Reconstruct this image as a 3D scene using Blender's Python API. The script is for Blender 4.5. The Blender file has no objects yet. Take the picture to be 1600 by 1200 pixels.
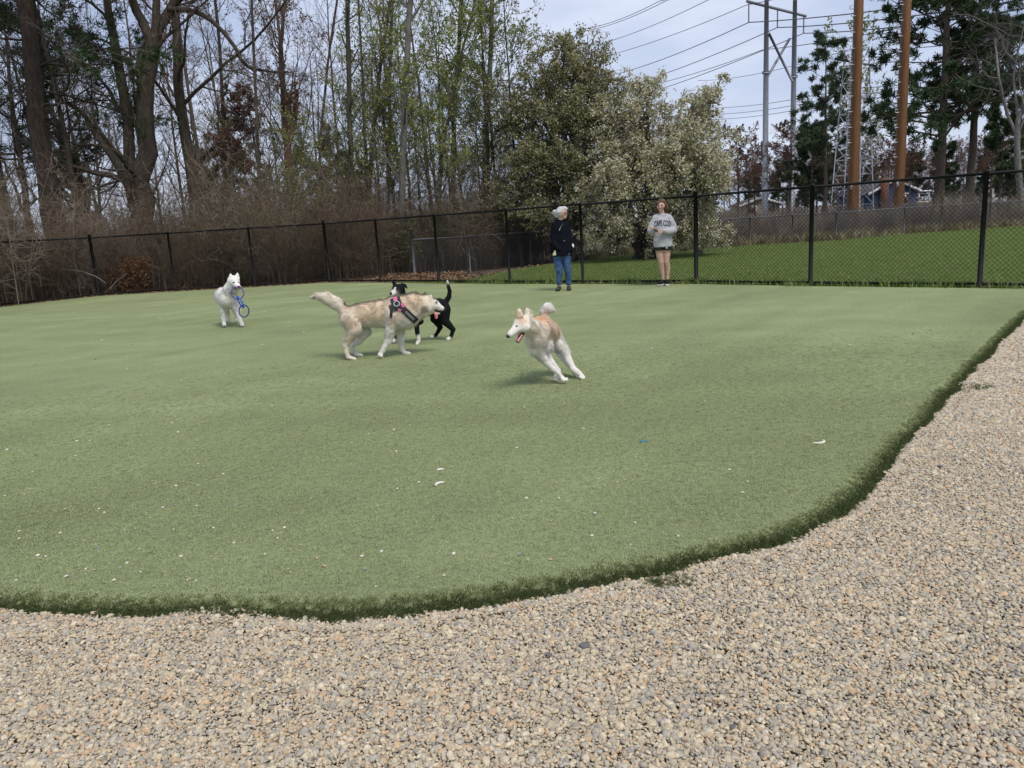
import bpy, bmesh, math, random
import numpy as np
from mathutils import Vector, Matrix

# ------------------------------------------------------------------ camera, world, sun, exposure
F_PX, CAM_H = 1200.0, 1.35
PITCH, ROLL = 11.79, 3.43
scene = bpy.context.scene
COL = scene.collection
cam_d = bpy.data.cameras.new('camera'); cam = bpy.data.objects.new('camera', cam_d); COL.objects.link(cam)
cam_d.sensor_width = 36.0; cam_d.lens = 36.0 * F_PX / 1600.0; cam_d.clip_start = 0.05; cam_d.clip_end = 3000
CAM_R = Matrix.Rotation(math.radians(90 - PITCH), 3, 'X') @ Matrix.Rotation(math.radians(-ROLL), 3, 'Z')
cam.matrix_world = Matrix.Translation((0, 0, CAM_H)) @ CAM_R.to_4x4()
scene.camera = cam

SUN_EL, SUN_AZ = math.radians(58), math.radians(150)      # azimuth clockwise from +Y
world = bpy.data.worlds.new('World'); scene.world = world; world.use_nodes = True
wn, wl = world.node_tree.nodes, world.node_tree.links
bg = wn['Background']; bg.inputs['Strength'].default_value = 0.1
sky = wn.new('ShaderNodeTexSky'); sky.sky_type = 'NISHITA'; sky.sun_disc = False
sky.sun_elevation = SUN_EL; sky.sun_rotation = SUN_AZ
wtc = wn.new('ShaderNodeTexCoord'); wmap = wn.new('ShaderNodeMapping'); wmap.inputs['Scale'].default_value = (1.0, 1.0, 3.2)
wno = wn.new('ShaderNodeTexNoise'); wno.inputs['Scale'].default_value = 2.3; wno.inputs['Detail'].default_value = 6; wno.inputs['Roughness'].default_value = 0.55
wrp = wn.new('ShaderNodeValToRGB'); wrp.color_ramp.elements[0].position = 0.36; wrp.color_ramp.elements[1].position = 0.66
wrp.color_ramp.elements[0].color = (2.3, 2.8, 4.1, 1); wrp.color_ramp.elements[1].color = (4.4, 4.7, 5.6, 1)
wmx = wn.new('ShaderNodeMix'); wmx.data_type = 'RGBA'; wmx.inputs[0].default_value = 0.88
wl.new(wtc.outputs['Generated'], wmap.inputs['Vector']); wl.new(wmap.outputs['Vector'], wno.inputs['Vector'])
wl.new(wno.outputs['Fac'], wrp.inputs['Fac']); wl.new(sky.outputs['Color'], wmx.inputs[6]); wl.new(wrp.outputs['Color'], wmx.inputs[7])
wl.new(wmx.outputs[2], bg.inputs['Color'])

sun_d = bpy.data.lights.new('sun', 'SUN'); sun = bpy.data.objects.new('sun', sun_d); COL.objects.link(sun)
sun_d.energy = 1.5; sun_d.angle = math.radians(20); sun_d.color = (1.0, 0.95, 0.88)
sdir = Vector((math.sin(SUN_AZ) * math.cos(SUN_EL), math.cos(SUN_AZ) * math.cos(SUN_EL), math.sin(SUN_EL)))
sun.rotation_euler = sdir.to_track_quat('Z', 'Y').to_euler()

scene.view_settings.view_transform = 'Standard'; scene.view_settings.look = 'None'
scene.view_settings.gamma = 1.0; scene.view_settings.use_curve_mapping = False
scene.view_settings.exposure = 0.82
scene.cycles.max_bounces = 6; scene.cycles.diffuse_bounces = 3; scene.cycles.transparent_max_bounces = 4
scene.cycles.use_denoising = True

rng = np.random.default_rng(7)
random.seed(7)
RM = np.array(CAM_R)

# ------------------------------------------------------------------ pixel helpers (1600x1200 picture measures)
def ray(x, y): return RM @ np.array([(x - 800) / F_PX, (600 - y) / F_PX, -1.0])
def G(x, y, z=0.0):
    d = ray(x, y); t = (z - CAM_H) / d[2]; return np.array([0, 0, CAM_H]) + d * t
def W(x, y, Y):
    d = ray(x, y); t = Y / d[1]; return np.array([0, 0, CAM_H]) + d * t
def up_at(x, y, Y, z):          # the ground point straight below/above a seen point
    p = W(x, y, Y); p[2] = z; return p

# ------------------------------------------------------------------ object helpers
def link(name, me, parent=None, mat=None, loc=None):
    o = bpy.data.objects.new(name, me); COL.objects.link(o)
    if parent is not None: o.parent = parent
    if mat is not None and me is not None and hasattr(me, 'materials') and len(me.materials) == 0: me.materials.append(mat)
    if loc is not None: o.location = loc
    return o
def tag(o, label=None, cat=None, group=None, kind=None):
    if label: o['label'] = label
    if cat: o['category'] = cat
    if group: o['group'] = group
    if kind: o['kind'] = kind
    return o
def empty(name, loc=(0, 0, 0), label=None, cat=None, group=None, rz=0):
    o = bpy.data.objects.new(name, None); COL.objects.link(o); o.location = loc; o.rotation_euler = (0, 0, rz); o.empty_display_size = .2
    return tag(o, label, cat, group)
def copy_tree(o, parent=None):
    c = o.copy(); COL.objects.link(c); c.parent = parent
    for ch in list(o.children): copy_tree(ch, c)
    return c

def mesh_np(name, V, faces, smooth=False, col=None, mats=None, fmat=None):
    """V (N,3); faces: list of (M,k) int arrays"""
    if not isinstance(faces, list): faces = [faces]
    faces = [np.asarray(f, dtype=np.int32) for f in faces if len(f)]
    V = np.asarray(V, dtype=np.float32)
    me = bpy.data.meshes.new(name)
    me.vertices.add(len(V)); me.vertices.foreach_set('co', V.ravel())
    loops = np.concatenate([f.ravel() for f in faces]); tot = np.concatenate([np.full(len(f), f.shape[1], np.int32) for f in faces])
    start = np.concatenate([[0], np.cumsum(tot)[:-1]]).astype(np.int32)
    me.loops.add(len(loops)); me.loops.foreach_set('vertex_index', loops)
    me.polygons.add(len(tot)); me.polygons.foreach_set('loop_start', start); me.polygons.foreach_set('loop_total', tot)
    if smooth: me.polygons.foreach_set('use_smooth', np.ones(len(tot), bool))
    if fmat is not None: me.polygons.foreach_set('material_index', np.asarray(fmat, np.int32))
    me.update(calc_edges=True)
    if col is not None:
        a = me.color_attributes.new('Col', 'FLOAT_COLOR', 'POINT')
        c = np.ones((len(V), 4), np.float32); c[:, :3] = col; a.data.foreach_set('color', c.ravel())
    for m in (mats or []): me.materials.append(m)
    return me

class MB:
    """collects boxes, tubes and discs into one mesh"""
    def __init__(self): self.v = []; self.f = []; self.n = 0
    def add(self, V, Fs):
        V = np.asarray(V, float); self.v.append(V)
        for f in Fs: self.f.append(np.asarray(f, int) + self.n)
        self.n += len(V)
    def box(self, c, s, rz=0.0):
        c = np.array(c, float); hx, hy, hz = np.array(s, float) / 2
        P = np.array([[sx * hx, sy * hy, sz * hz] for sx in (-1, 1) for sy in (-1, 1) for sz in (-1, 1)])
        ca, sa = math.cos(rz), math.sin(rz); P = P @ np.array([[ca, sa, 0], [-sa, ca, 0], [0, 0, 1]])
        self.add(P + c, [np.array([[0, 1, 3, 2], [4, 6, 7, 5], [0, 4, 5, 1], [2, 3, 7, 6], [0, 2, 6, 4], [1, 5, 7, 3]])])
    def tube(self, pts, r, k=8, cap=True):
        P = np.array(pts, float); R = np.full(len(P), r, float) if np.isscalar(r) else np.array(r, float)
        V, Fq = tubes(P[None], R[None], k); self.add(V, [Fq])
        if cap:
            b = self.n - len(V); n = len(P)
            self.f.append(np.array([[b + i for i in range(k)][::-1]])); self.f.append(np.array([[b + (n - 1) * k + i for i in range(k)]]))
    def poly(self, P, Fs): self.add(P, Fs)
    def mesh(self, name, smooth=False):
        d = {}
        for f in self.f: d.setdefault(f.shape[1], []).append(f)
        return mesh_np(name, np.concatenate(self.v), [np.concatenate(x) for x in d.values()], smooth)
    def build(self, name, mat, parent=None, smooth=False): return link(name, self.mesh(name, smooth), parent, mat)

def tubes(P, R, k):
    """P (M,n,3) paths, R (M,n) radii -> vertices, quads"""
    M_, n, _ = P.shape
    T = np.empty_like(P); T[:, 1:-1] = P[:, 2:] - P[:, :-2]; T[:, 0] = P[:, 1] - P[:, 0]; T[:, -1] = P[:, -1] - P[:, -2]
    T /= np.linalg.norm(T, axis=2, keepdims=True) + 1e-9
    ax = P[:, -1] - P[:, 0]; ax /= np.linalg.norm(ax, axis=1, keepdims=True) + 1e-9
    ref = np.where(np.abs(ax[:, 2:3]) > 0.7, np.array([[1.0, 0.13, 0]]), np.array([[0.1, 0.05, 1.0]]))
    U = np.cross(T, ref[:, None, :]); U /= np.linalg.norm(U, axis=2, keepdims=True) + 1e-9
    Vv = np.cross(T, U)
    a = np.arange(k) * 2 * math.pi / k
    ring = U[:, :, None, :] * np.cos(a)[None, None, :, None] + Vv[:, :, None, :] * np.sin(a)[None, None, :, None]
    V = (P[:, :, None, :] + ring * R[:, :, None, None]).reshape(-1, 3)
    i = np.arange(k); j = (i + 1) % k
    base = (np.arange(M_)[:, None, None] * n + np.arange(n - 1)[None, :, None]) * k
    q = np.stack([base + i, base + k + i, base + k + j, base + j], axis=-1).reshape(-1, 4)
    return V, q

# ------------------------------------------------------------------ materials
def new_mat(name):
    m = bpy.data.materials.new(name); m.use_nodes = True
    return m, m.node_tree.nodes, m.node_tree.links, m.node_tree.nodes['Principled BSDF']
def ramp(nodes, cols, const=False):
    r = nodes.new('ShaderNodeValToRGB'); el = r.color_ramp.elements
    if const: r.color_ramp.interpolation = 'CONSTANT'
    n = len(cols)
    while len(el) < n: el.new(0.5)
    for i, c in enumerate(cols):
        el[i].position = (i / n if const else i / max(1, n - 1)); el[i].color = (*c, 1)
    return r
def mat(name, cols, rough=0.8, nscale=8.0, detail=5.0, bump=None, rnd=None, attr=False, spec=0.3, metal=0.0, stretch=None, var2=None, trans=0.0, rndamt=0.25):
    """cols: colours across a noise; rnd: 'object' / 'island' brightness variation; attr: use vertex colour"""
    m, N, L, b = new_mat(name)
    b.inputs['Roughness'].default_value = rough; b.inputs['Specular IOR Level'].default_value = spec; b.inputs['Metallic'].default_value = metal
    tc = N.new('ShaderNodeTexCoord'); src = tc.outputs['Object']
    if stretch:
        mp = N.new('ShaderNodeMapping'); mp.inputs['Scale'].default_value = stretch; L.new(src, mp.inputs['Vector']); src = mp.outputs['Vector']
    no = N.new('ShaderNodeTexNoise'); no.inputs['Scale'].default_value = nscale; no.inputs['Detail'].default_value = detail; no.inputs['Roughness'].default_value = 0.6
    L.new(src, no.inputs['Vector'])
    if attr:
        at = N.new('ShaderNodeAttribute'); at.attribute_name = 'Col'; hs = N.new('ShaderNodeHueSaturation')
        mr = N.new('ShaderNodeMapRange'); mr.inputs[1].default_value = .3; mr.inputs[2].default_value = .7; mr.inputs[3].default_value = cols[0]; mr.inputs[4].default_value = cols[1]
        L.new(no.outputs['Fac'], mr.inputs[0]); L.new(mr.outputs[0], hs.inputs['Value']); L.new(at.outputs['Color'], hs.inputs['Color']); out = hs.outputs['Color']
    else:
        mr = N.new('ShaderNodeMapRange'); mr.inputs[1].default_value = .28; mr.inputs[2].default_value = .72
        L.new(no.outputs['Fac'], mr.inputs[0]); rp = ramp(N, cols); L.new(mr.outputs[0], rp.inputs['Fac']); out = rp.outputs['Color']
    for var2 in ([] if not var2 else (var2 if isinstance(var2, list) else [var2])):    # broad variations: (scale, lo, hi)
        n2 = N.new('ShaderNodeTexNoise'); n2.inputs['Scale'].default_value = var2[0]; n2.inputs['Detail'].default_value = 3; 
        if len(var2) > 3:
            mq = N.new('ShaderNodeMapping'); mq.inputs['Rotation'].default_value = (0, 0, var2[3]); L.new(tc.outputs['Object'], mq.inputs['Vector'])
            mz = N.new('ShaderNodeMapping'); mz.inputs['Scale'].default_value = var2[4]; L.new(mq.outputs['Vector'], mz.inputs['Vector']); L.new(mz.outputs['Vector'], n2.inputs['Vector'])
        else: L.new(tc.outputs['Object'], n2.inputs['Vector'])
        m2 = N.new('ShaderNodeMapRange'); m2.inputs[1].default_value = .3; m2.inputs[2].default_value = .7; m2.inputs[3].default_value = var2[1]; m2.inputs[4].default_value = var2[2]
        h2 = N.new('ShaderNodeHueSaturation'); L.new(n2.outputs['Fac'], m2.inputs[0]); L.new(m2.outputs[0], h2.inputs['Value']); L.new(out, h2.inputs['Color']); out = h2.outputs['Color']
    if rnd:
        if rnd == 'object': rv = N.new('ShaderNodeObjectInfo').outputs['Random']
        else: rv = N.new('ShaderNodeNewGeometry').outputs['Random Per Island']
        m3 = N.new('ShaderNodeMapRange'); m3.inputs[3].default_value = 1 - rndamt; m3.inputs[4].default_value = 1 + rndamt
        h3 = N.new('ShaderNodeHueSaturation'); L.new(rv, m3.inputs[0]); L.new(m3.outputs[0], h3.inputs['Value']); L.new(out, h3.inputs['Color']); out = h3.outputs['Color']
    L.new(out, b.inputs['Base Color'])
    if bump:
        nb = N.new('ShaderNodeTexNoise'); nb.inputs['Scale'].default_value = bump[0]; nb.inputs['Detail'].default_value = 4; L.new(src, nb.inputs['Vector'])
        bp = N.new('ShaderNodeBump'); bp.inputs['Strength'].default_value = bump[1]; bp.inputs['Distance'].default_value = bump[2] if len(bump) > 2 else 0.02
        L.new(nb.outputs['Fac'], bp.inputs['Height']); L.new(bp.outputs['Normal'], b.inputs['Normal'])
    if trans > 0:
        tr = N.new('ShaderNodeBsdfTranslucent'); mx = N.new('ShaderNodeMixShader'); mx.inputs[0].default_value = trans
        L.new(out, tr.inputs['Color']); L.new(b.outputs[0], mx.inputs[1]); L.new(tr.outputs[0], mx.inputs[2]); L.new(mx.outputs[0], N['Material Output'].inputs['Surface'])
    return m
def rnd_mat(name, cols, rough=0.8, by='object', spec=0.3, trans=0.0, const=False):
    m, N, L, b = new_mat(name); b.inputs['Roughness'].default_value = rough; b.inputs['Specular IOR Level'].default_value = spec
    rv = N.new('ShaderNodeObjectInfo').outputs['Random'] if by == 'object' else N.new('ShaderNodeNewGeometry').outputs['Random Per Island']
    rp = ramp(N, cols, const); L.new(rv, rp.inputs['Fac']); L.new(rp.outputs['Color'], b.inputs['Base Color'])
    if trans > 0:
        tr = N.new('ShaderNodeBsdfTranslucent'); mx = N.new('ShaderNodeMixShader'); mx.inputs[0].default_value = trans
        L.new(rp.outputs['Color'], tr.inputs['Color']); L.new(b.outputs[0], mx.inputs[1]); L.new(tr.outputs[0], mx.inputs[2]); L.new(mx.outputs[0], N['Material Output'].inputs['Surface'])
    return m

# ------------------------------------------------------------------ geometry-nodes scatter (only for stuff)
PROTO = bpy.data.collections.new('prototypes')          # never linked to the scene
def proto_coll(name, meshes, mats):
    c = bpy.data.collections.new(name)
    for i, me in enumerate(meshes):
        if len(me.materials) == 0: me.materials.append(mats[i % len(mats)])
        o = bpy.data.objects.new('%s_%02d' % (name, i), me); c.objects.link(o)
    return c
def scatter(name, pts, rot, scl, idx, coll, label=None, cat=None, parent=None):
    me = bpy.data.meshes.new(name); n = len(pts)
    me.vertices.add(n); me.vertices.foreach_set('co', np.asarray(pts, np.float32).ravel())
    a = me.attributes.new('rot', 'FLOAT_VECTOR', 'POINT'); a.data.foreach_set('vector', np.asarray(rot, np.float32).ravel())
    scl = np.asarray(scl, np.float32)
    if scl.ndim == 1: scl = np.repeat(scl[:, None], 3, 1)
    a = me.attributes.new('scl', 'FLOAT_VECTOR', 'POINT'); a.data.foreach_set('vector', scl.ravel())
    a = me.attributes.new('idx', 'INT', 'POINT'); a.data.foreach_set('value', np.asarray(idx, np.int32))
    o = link(name, me, parent)
    ng = bpy.data.node_groups.new(name, 'GeometryNodeTree')
    ng.interface.new_socket('Geometry', in_out='INPUT', socket_type='NodeSocketGeometry'); ng.interface.new_socket('Geometry', in_out='OUTPUT', socket_type='NodeSocketGeometry')
    N, L = ng.nodes, ng.links
    gi, go = N.new('NodeGroupInput'), N.new('NodeGroupOutput')
    ip = N.new('GeometryNodeInstanceOnPoints'); ci = N.new('GeometryNodeCollectionInfo'); ci.inputs['Collection'].default_value = coll
    ci.inputs['Separate Children'].default_value = True; ci.inputs['Reset Children'].default_value = True
    def na(nm, ty):
        x = N.new('GeometryNodeInputNamedAttribute'); x.data_type = ty; x.inputs['Name'].default_value = nm
        return [s for s in x.outputs if s.enabled and s.name == 'Attribute'][0]
    L.new(gi.outputs[0], ip.inputs['Points']); L.new(ci.outputs[0], ip.inputs['Instance']); ip.inputs['Pick Instance'].default_value = True
    L.new(na('idx', 'INT'), ip.inputs['Instance Index']); L.new(na('scl', 'FLOAT_VECTOR'), ip.inputs['Scale'])
    e2r = N.new('FunctionNodeEulerToRotation'); L.new(na('rot', 'FLOAT_VECTOR'), e2r.inputs[0]); L.new(e2r.outputs[0], ip.inputs['Rotation'])
    L.new(ip.outputs[0], go.inputs[0])
    md = o.modifiers.new('scatter', 'NODES'); md.node_group = ng
    return tag(o, label, cat, kind='stuff')

def vnoise(P, scale, seed=0):
    """cheap smooth value noise on (N,2|3) points, range -1..1"""
    P = np.asarray(P, float) * scale; r = np.zeros(len(P)); g = np.random.default_rng(seed)
    for o in range(4):
        for _ in range(4):
            d = g.normal(size=P.shape[1]); d /= np.linalg.norm(d); r += np.sin(P @ d * (1.7 ** o) * 2.4 + g.uniform(0, 6.28)) * .5 ** o / 3.2
    return r
def in_poly(P, poly):
    x, y = P[:, 0], P[:, 1]; poly = np.asarray(poly); ins = np.zeros(len(P), bool); j = len(poly) - 1
    for i in range(len(poly)):
        xi, yi, xj, yj = *poly[i, :2], *poly[j, :2]
        ins ^= ((yi > y) != (yj > y)) & (x < (xj - xi) * (y - yi) / (yj - yi + 1e-12) + xi); j = i
    return ins
def resample(P, step):
    P = np.asarray(P, float); d = np.concatenate([[0], np.cumsum(np.linalg.norm(np.diff(P, axis=0), axis=1))])
    t = np.arange(0, d[-1], step); return np.stack([np.interp(t, d, P[:, i]) for i in range(P.shape[1])], 1)
def smooth_line(P, it):
    P = P.copy()
    for _ in range(it): P[1:-1] = (P[:-2] + 2 * P[1:-1] + P[2:]) / 4
    return P

# ------------------------------------------------------------------ the setting: ground, gravel, turf, lawn
M_soil = mat('leafy_soil', [(.055, .042, .03), (.11, .082, .055), (.17, .12, .075)], .95, 6, 8, bump=(25, .6, .03), var2=(.25, .7, 1.25))
M_gravelbed = mat('gravel_bed', [(.13, .11, .085), (.21, .175, .135), (.30, .25, .19)], .95, 160, 4, bump=(160, .8, .01))
M_lawn = mat('lawn_soil', [(.11, .155, .034), (.155, .205, .054), (.205, .245, .08)], .95, 3, 8, var2=(.35, .75, 1.25), bump=(40, .5, .02))
M_turf = mat('turf', [(.19, .228, .10), (.272, .312, .15), (.355, .395, .208)], .95, 170, 3, bump=(230, .9, .012), var2=[(.4, .88, 1.11), (1.0, .90, 1.10, math.radians(-50), (.12, 1.3, 1)), (1.0, .93, 1.06, .15, (.10, 1.6, 1)), (2.2, .94, 1.06), (28, .86, 1.13), (75, .8, 1.2)], spec=.1)

def sheet(name, poly, z, m, label, kind='structure'):
    bm = bmesh.new(); vs = [bm.verts.new((p[0], p[1], z)) for p in poly]; f = bm.faces.new(vs)
    bm.normal_update()
    if f.normal.z < 0: f.normal_flip()
    bmesh.ops.triangulate(bm, faces=bm.faces[:]); me = bpy.data.meshes.new(name); bm.to_mesh(me); bm.free()
    return tag(link(name, me, None, m), label, None, None, kind)

sheet('ground', [(-900, -300), (900, -300), (900, 1500), (-900, 1500)], -.09, M_soil, 'brown leaf littered soil under the woods')

EDGE_PX = [(-900, 880), (-500, 925), (-200, 948), (0, 960), (200, 969), (400, 973), (560, 975), (700, 962), (850, 938), (950, 918), (1050, 896), (1150, 872), (1240, 849), (1300, 826),
           (1340, 790), (1385, 742), (1430, 690), (1480, 634), (1530, 580), (1570, 537), (1600, 503), (1640, 474)]
edge = smooth_line(resample(np.array([G(x, y, -.04)[:2] for x, y in EDGE_PX]), .025), 12)
edge += (vnoise(edge, 2.2, 3) * .02 + vnoise(edge, 9, 4) * .007)[:, None] * np.array([0.3, -1.0])
FPOST_PX = [(1, 479), (155, 462), (275, 455), (399, 448), (515, 441), (595, 441), (686, 442), (797, 443), (911, 443), (1088, 443), (1266, 446), (1530, 449)]
fpost = [G(x, y, 0)[:2] for x, y in FPOST_PX]
fpost = [fpost[0] + (fpost[0] - fpost[1]) * 1.0 + np.array([.3, -.9])] + fpost + [fpost[-1] + (fpost[-1] - fpost[-2]) * 1.02]
fpost = [fpost[0] + (fpost[0] - fpost[1]) * 1.0 + np.array([.3, -.6])] + fpost + [fpost[-1] + (fpost[-1] - fpost[-2])]
fpost = np.array(fpost)
def offset_line(P, d):
    T = np.gradient(P, axis=0); T /= np.linalg.norm(T, axis=1, keepdims=True); return P + np.stack([T[:, 1], -T[:, 0]], 1) * d
far_in = offset_line(fpost, .10)                         # turf stops a hand short of the fence

# turf: flat field with a rolled, drooping edge towards the gravel
tan_ = np.gradient(edge, axis=0); tan_ /= np.linalg.norm(tan_, axis=1, keepdims=True); nor = np.stack([-tan_[:, 1], tan_[:, 0]], 1)   # inward (left of travel)
nor = smooth_line(nor, 40); nor /= np.linalg.norm(nor, axis=1, keepdims=True)
prof = [(.17, 0), (.115, -.003), (.08, -.010), (.052, -.020), (.028, -.033), (.010, -.047), (.0, -.095)]
bm = bmesh.new(); rings = []
for ins, z in prof: rings.append([bm.verts.new((p[0] + n[0] * ins, p[1] + n[1] * ins, z)) for p, n in zip(edge, nor)])
for a, b in zip(rings[:-1], rings[1:]):
    for i in range(len(a) - 1): bm.faces.new((a[i], b[i], b[i + 1], a[i + 1])).smooth = True
ffar = [bm.verts.new((p[0], p[1], 0)) for p in far_in[::-1]]
loop = rings[0] + ffar
es = [bm.edges.get((loop[i], loop[(i + 1) % len(loop)])) or bm.edges.new((loop[i], loop[(i + 1) % len(loop)])) for i in range(len(loop))]
bmesh.ops.triangle_fill(bm, edges=es, use_beauty=True)
skirt = [bm.verts.new((v.co.x, v.co.y, -.095)) for v in ffar]
for i in range(len(ffar) - 1): bm.faces.new((ffar[i], ffar[i + 1], skirt[i + 1], skirt[i]))
for f in bm.faces:
    f.normal_update()
    if f.normal.z < -.01: f.normal_flip()
me = bpy.data.meshes.new('artificial_turf'); bm.to_mesh(me); bm.free()
tag(link('artificial_turf', me, None, M_turf), 'flat field of pale green artificial turf with a drooping edge', None, None, 'structure')

gb = [(-9, -4), (14, -4), (14, 12.5), (9.2, 10.6)] + [tuple(p + n * .06) for p, n in zip(edge[::-8], nor[::-8])]
sheet('gravel_bed', gb, -.07, M_gravelbed, 'beige gravel ground in front of the turf')

# lawn beyond the fence
lawn_w = [G(x, y, -.03)[:2] for x, y in [(700, 446), (745, 437), (800, 424), (870, 413), (960, 402), (1100, 388), (1250, 378), (1400, 368), (1600, 354), (1800, 342)]]
lawn_w = [tuple(p) for p in smooth_line(resample(np.array(lawn_w), .8), 2)]
lawn_f = [tuple(p) for p in offset_line(fpost, -.12)[::-1][:9]]
lawn_poly = lawn_w + lawn_f
sheet('lawn', lawn_poly, -.03, M_lawn, 'mown green lawn beyond the black fence')

# ------------------------------------------------------------------ gravel pebbles
def pebble_mesh(i, sub=2):
    g = np.random.default_rng(100 + i); bm = bmesh.new(); bmesh.ops.create_icosphere(bm, subdivisions=sub, radius=.5)
    s = np.array([1, g.uniform(.6, .95), g.uniform(.35, .7)])
    k1 = g.normal(size=(5, 3)) * 2.2; ph = g.uniform(0, 6.28, 5)
    for v in bm.verts:
        c = np.array(v.co); d = 1 + sum(.07 * math.sin(k @ c * 1.6 + p) for k, p in zip(k1, ph)); v.co = c * s * d
    for f in bm.faces: f.smooth = True
    me = bpy.data.meshes.new('pebble_shape'); bm.to_mesh(me); bm.free(); return me
PEB_COLS = [(0.526, 0.439, 0.302), (0.356, 0.319, 0.253), (0.471, 0.388, 0.264), (0.397, 0.355, 0.279), (0.566, 0.486, 0.349), (0.316, 0.283, 0.227), (0.438, 0.362, 0.251), (0.492, 0.352, 0.213), (0.505, 0.419, 0.283), (0.431, 0.385, 0.299),
            (0.411, 0.338, 0.238), (0.275, 0.246, 0.197), (0.546, 0.459, 0.321), (0.350, 0.321, 0.268), (0.458, 0.375, 0.257), (0.471, 0.332, 0.206), (0.383, 0.338, 0.260), (0.485, 0.409, 0.286)]
def peb_mat(name, cols):
    m, N, L, b = new_mat(name); b.inputs['Roughness'].default_value = .75; b.inputs['Specular IOR Level'].default_value = .25
    rv = N.new('ShaderNodeObjectInfo').outputs['Random']; rp = ramp(N, cols, True); L.new(rv, rp.inputs['Fac'])
    tc = N.new('ShaderNodeTexCoord'); no = N.new('ShaderNodeTexNoise'); no.inputs['Scale'].default_value = 3.5; no.inputs['Detail'].default_value = 6; L.new(tc.outputs['Object'], no.inputs['Vector'])
    mr = N.new('ShaderNodeMapRange'); mr.inputs[1].default_value = .3; mr.inputs[2].default_value = .7; mr.inputs[3].default_value = .75; mr.inputs[4].default_value = 1.3
    hs = N.new('ShaderNodeHueSaturation'); L.new(no.outputs['Fac'], mr.inputs[0]); L.new(mr.outputs[0], hs.inputs['Value']); L.new(rp.outputs['Color'], hs.inputs['Color']); L.new(hs.outputs['Color'], b.inputs['Base Color'])
    return m
M_peb = peb_mat('pebble_stone', PEB_COLS)
PEB = [pebble_mesh(i) for i in range(12)]
PEBC = proto_coll('pebble', PEB, [M_peb])
gpoly = np.array([(-3.6, .9), (2.6, .9), (4.3, 3.2), (8.6, 8.6), (8.0, 9.6)] + [tuple(p + n * .03) for p, n in zip(edge[::-8], nor[::-8])])
gpoly = gpoly[(gpoly[:, 0] > -3.7)]
lo, hi = gpoly.min(0), gpoly.max(0)
pts = []
for st, z0 in ((.0095, -.046), (.0115, -.040)):
    xs, ys = np.meshgrid(np.arange(lo[0], hi[0], st), np.arange(lo[1], hi[1], st)); P = np.stack([xs.ravel(), ys.ravel()], 1)
    P = P[in_poly(P, gpoly)]
    P += rng.uniform(-st * .5, st * .5, P.shape)
    dist = np.hypot(P[:, 0], P[:, 1]); P = P[rng.uniform(size=len(P)) < np.clip(4.6 / dist, 0, 1) ** 1.2]
    z = z0 + vnoise(P, 1.6, 11) * .014 + vnoise(P, 6, 12) * .007 + rng.uniform(-.003, .003, len(P))
    pts.append(np.column_stack([P, z]))
pts = np.concatenate(pts); n = len(pts)
dist = np.hypot(pts[:, 0], pts[:, 1])
sc = np.exp(rng.normal(math.log(.0123), .37, n)).clip(.005, .033) * np.clip(dist / 4.6, 1, 1.5)
ke = rng.integers(0, len(edge), 20000); am = np.clip(vnoise(edge, 3.2, 61) * .05 + vnoise(edge, 9, 62) * .02, -.02, .05)[ke]; ie = -.05 + (am + .05) * rng.uniform(size=20000) ** .8     # stones kicked up over the turf lip
ze = np.where(ie > 0, np.interp(ie, np.array(prof)[::-1, 0], np.array(prof)[::-1, 1]).clip(-.045, 0) + .002, -.038 + np.clip(am, 0, .1) * .25); pe = np.column_stack([edge[ke] + nor[ke] * ie[:, None] + rng.normal(0, .008, (20000, 2)), ze + rng.uniform(-.003, .003, 20000)])
pts = np.concatenate([pts, pe]); sc = np.concatenate([sc, np.exp(rng.normal(math.log(.0125), .3, 20000)).clip(.006, .024)]); n = len(pts)
rot = np.column_stack([rng.normal(0, .45, n), rng.normal(0, .45, n), rng.uniform(0, 6.28, n)])
scatter('gravel', pts, rot, sc, rng.integers(0, 12, n), PEBC, 'loose beige and grey pea gravel along the turf edge', 'gravel')
print('pebbles', n)

# bigger dark stones in the gravel
def top_pebbles():
    M_dark = mat('slate_stone', [(.10, .10, .10), (.16, .155, .155)], .8, 20); M_tan = mat('sandstone', [(.36, .22, .12), (.5, .33, .19)], .85, 20)
    for k, (x, y, s) in enumerate([(915, 1008, .034), (858, 1022, .024), (1468, 728, .03), (1145, 1135, .022)]):
        p = G(x, y, -.03); o = link('slate_chip', PEB[k].copy(), None, None, p); o.data.materials.clear(); o.data.materials.append(M_dark)
        o.scale = (s, s, s * .6); o.rotation_euler = (.2, .15, k * 1.3); tag(o, 'dark slate chip larger than the pebbles around it in the gravel', 'stone', 'dark chips in the gravel')
top_pebbles()

# ------------------------------------------------------------------ turf blades near the camera and along the edge
def tuft(i, nb, h, w, spread, lean, r0):
    g = np.random.default_rng(300 + i); V = []; Fc = []
    for b in range(nb):
        a = g.uniform(0, 6.28); x, y = g.uniform(-r0, r0, 2); hh = h * g.uniform(.6, 1.15); l = lean * g.uniform(.2, 1.3); ca, sa = math.cos(a), math.sin(a)
        px, py = -sa * w / 2, ca * w / 2; n0 = len(V)
        V += [(x - px, y - py, 0), (x + px, y + py, 0), (x + ca * l * .35 + px * .8, y + sa * l * .35 + py * .8, hh * .6), (x + ca * l * .35 - px * .8, y + sa * l * .35 - py * .8, hh * .6), (x + ca * l, y + sa * l, hh)]
        Fc.append(n0)
    Fc = np.array(Fc); q = np.stack([Fc, Fc + 1, Fc + 2, Fc + 3], 1); t = np.stack([Fc + 3, Fc + 2, Fc + 4], 1)
    return mesh_np('tuft_shape', np.array(V), [q, t])
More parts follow.
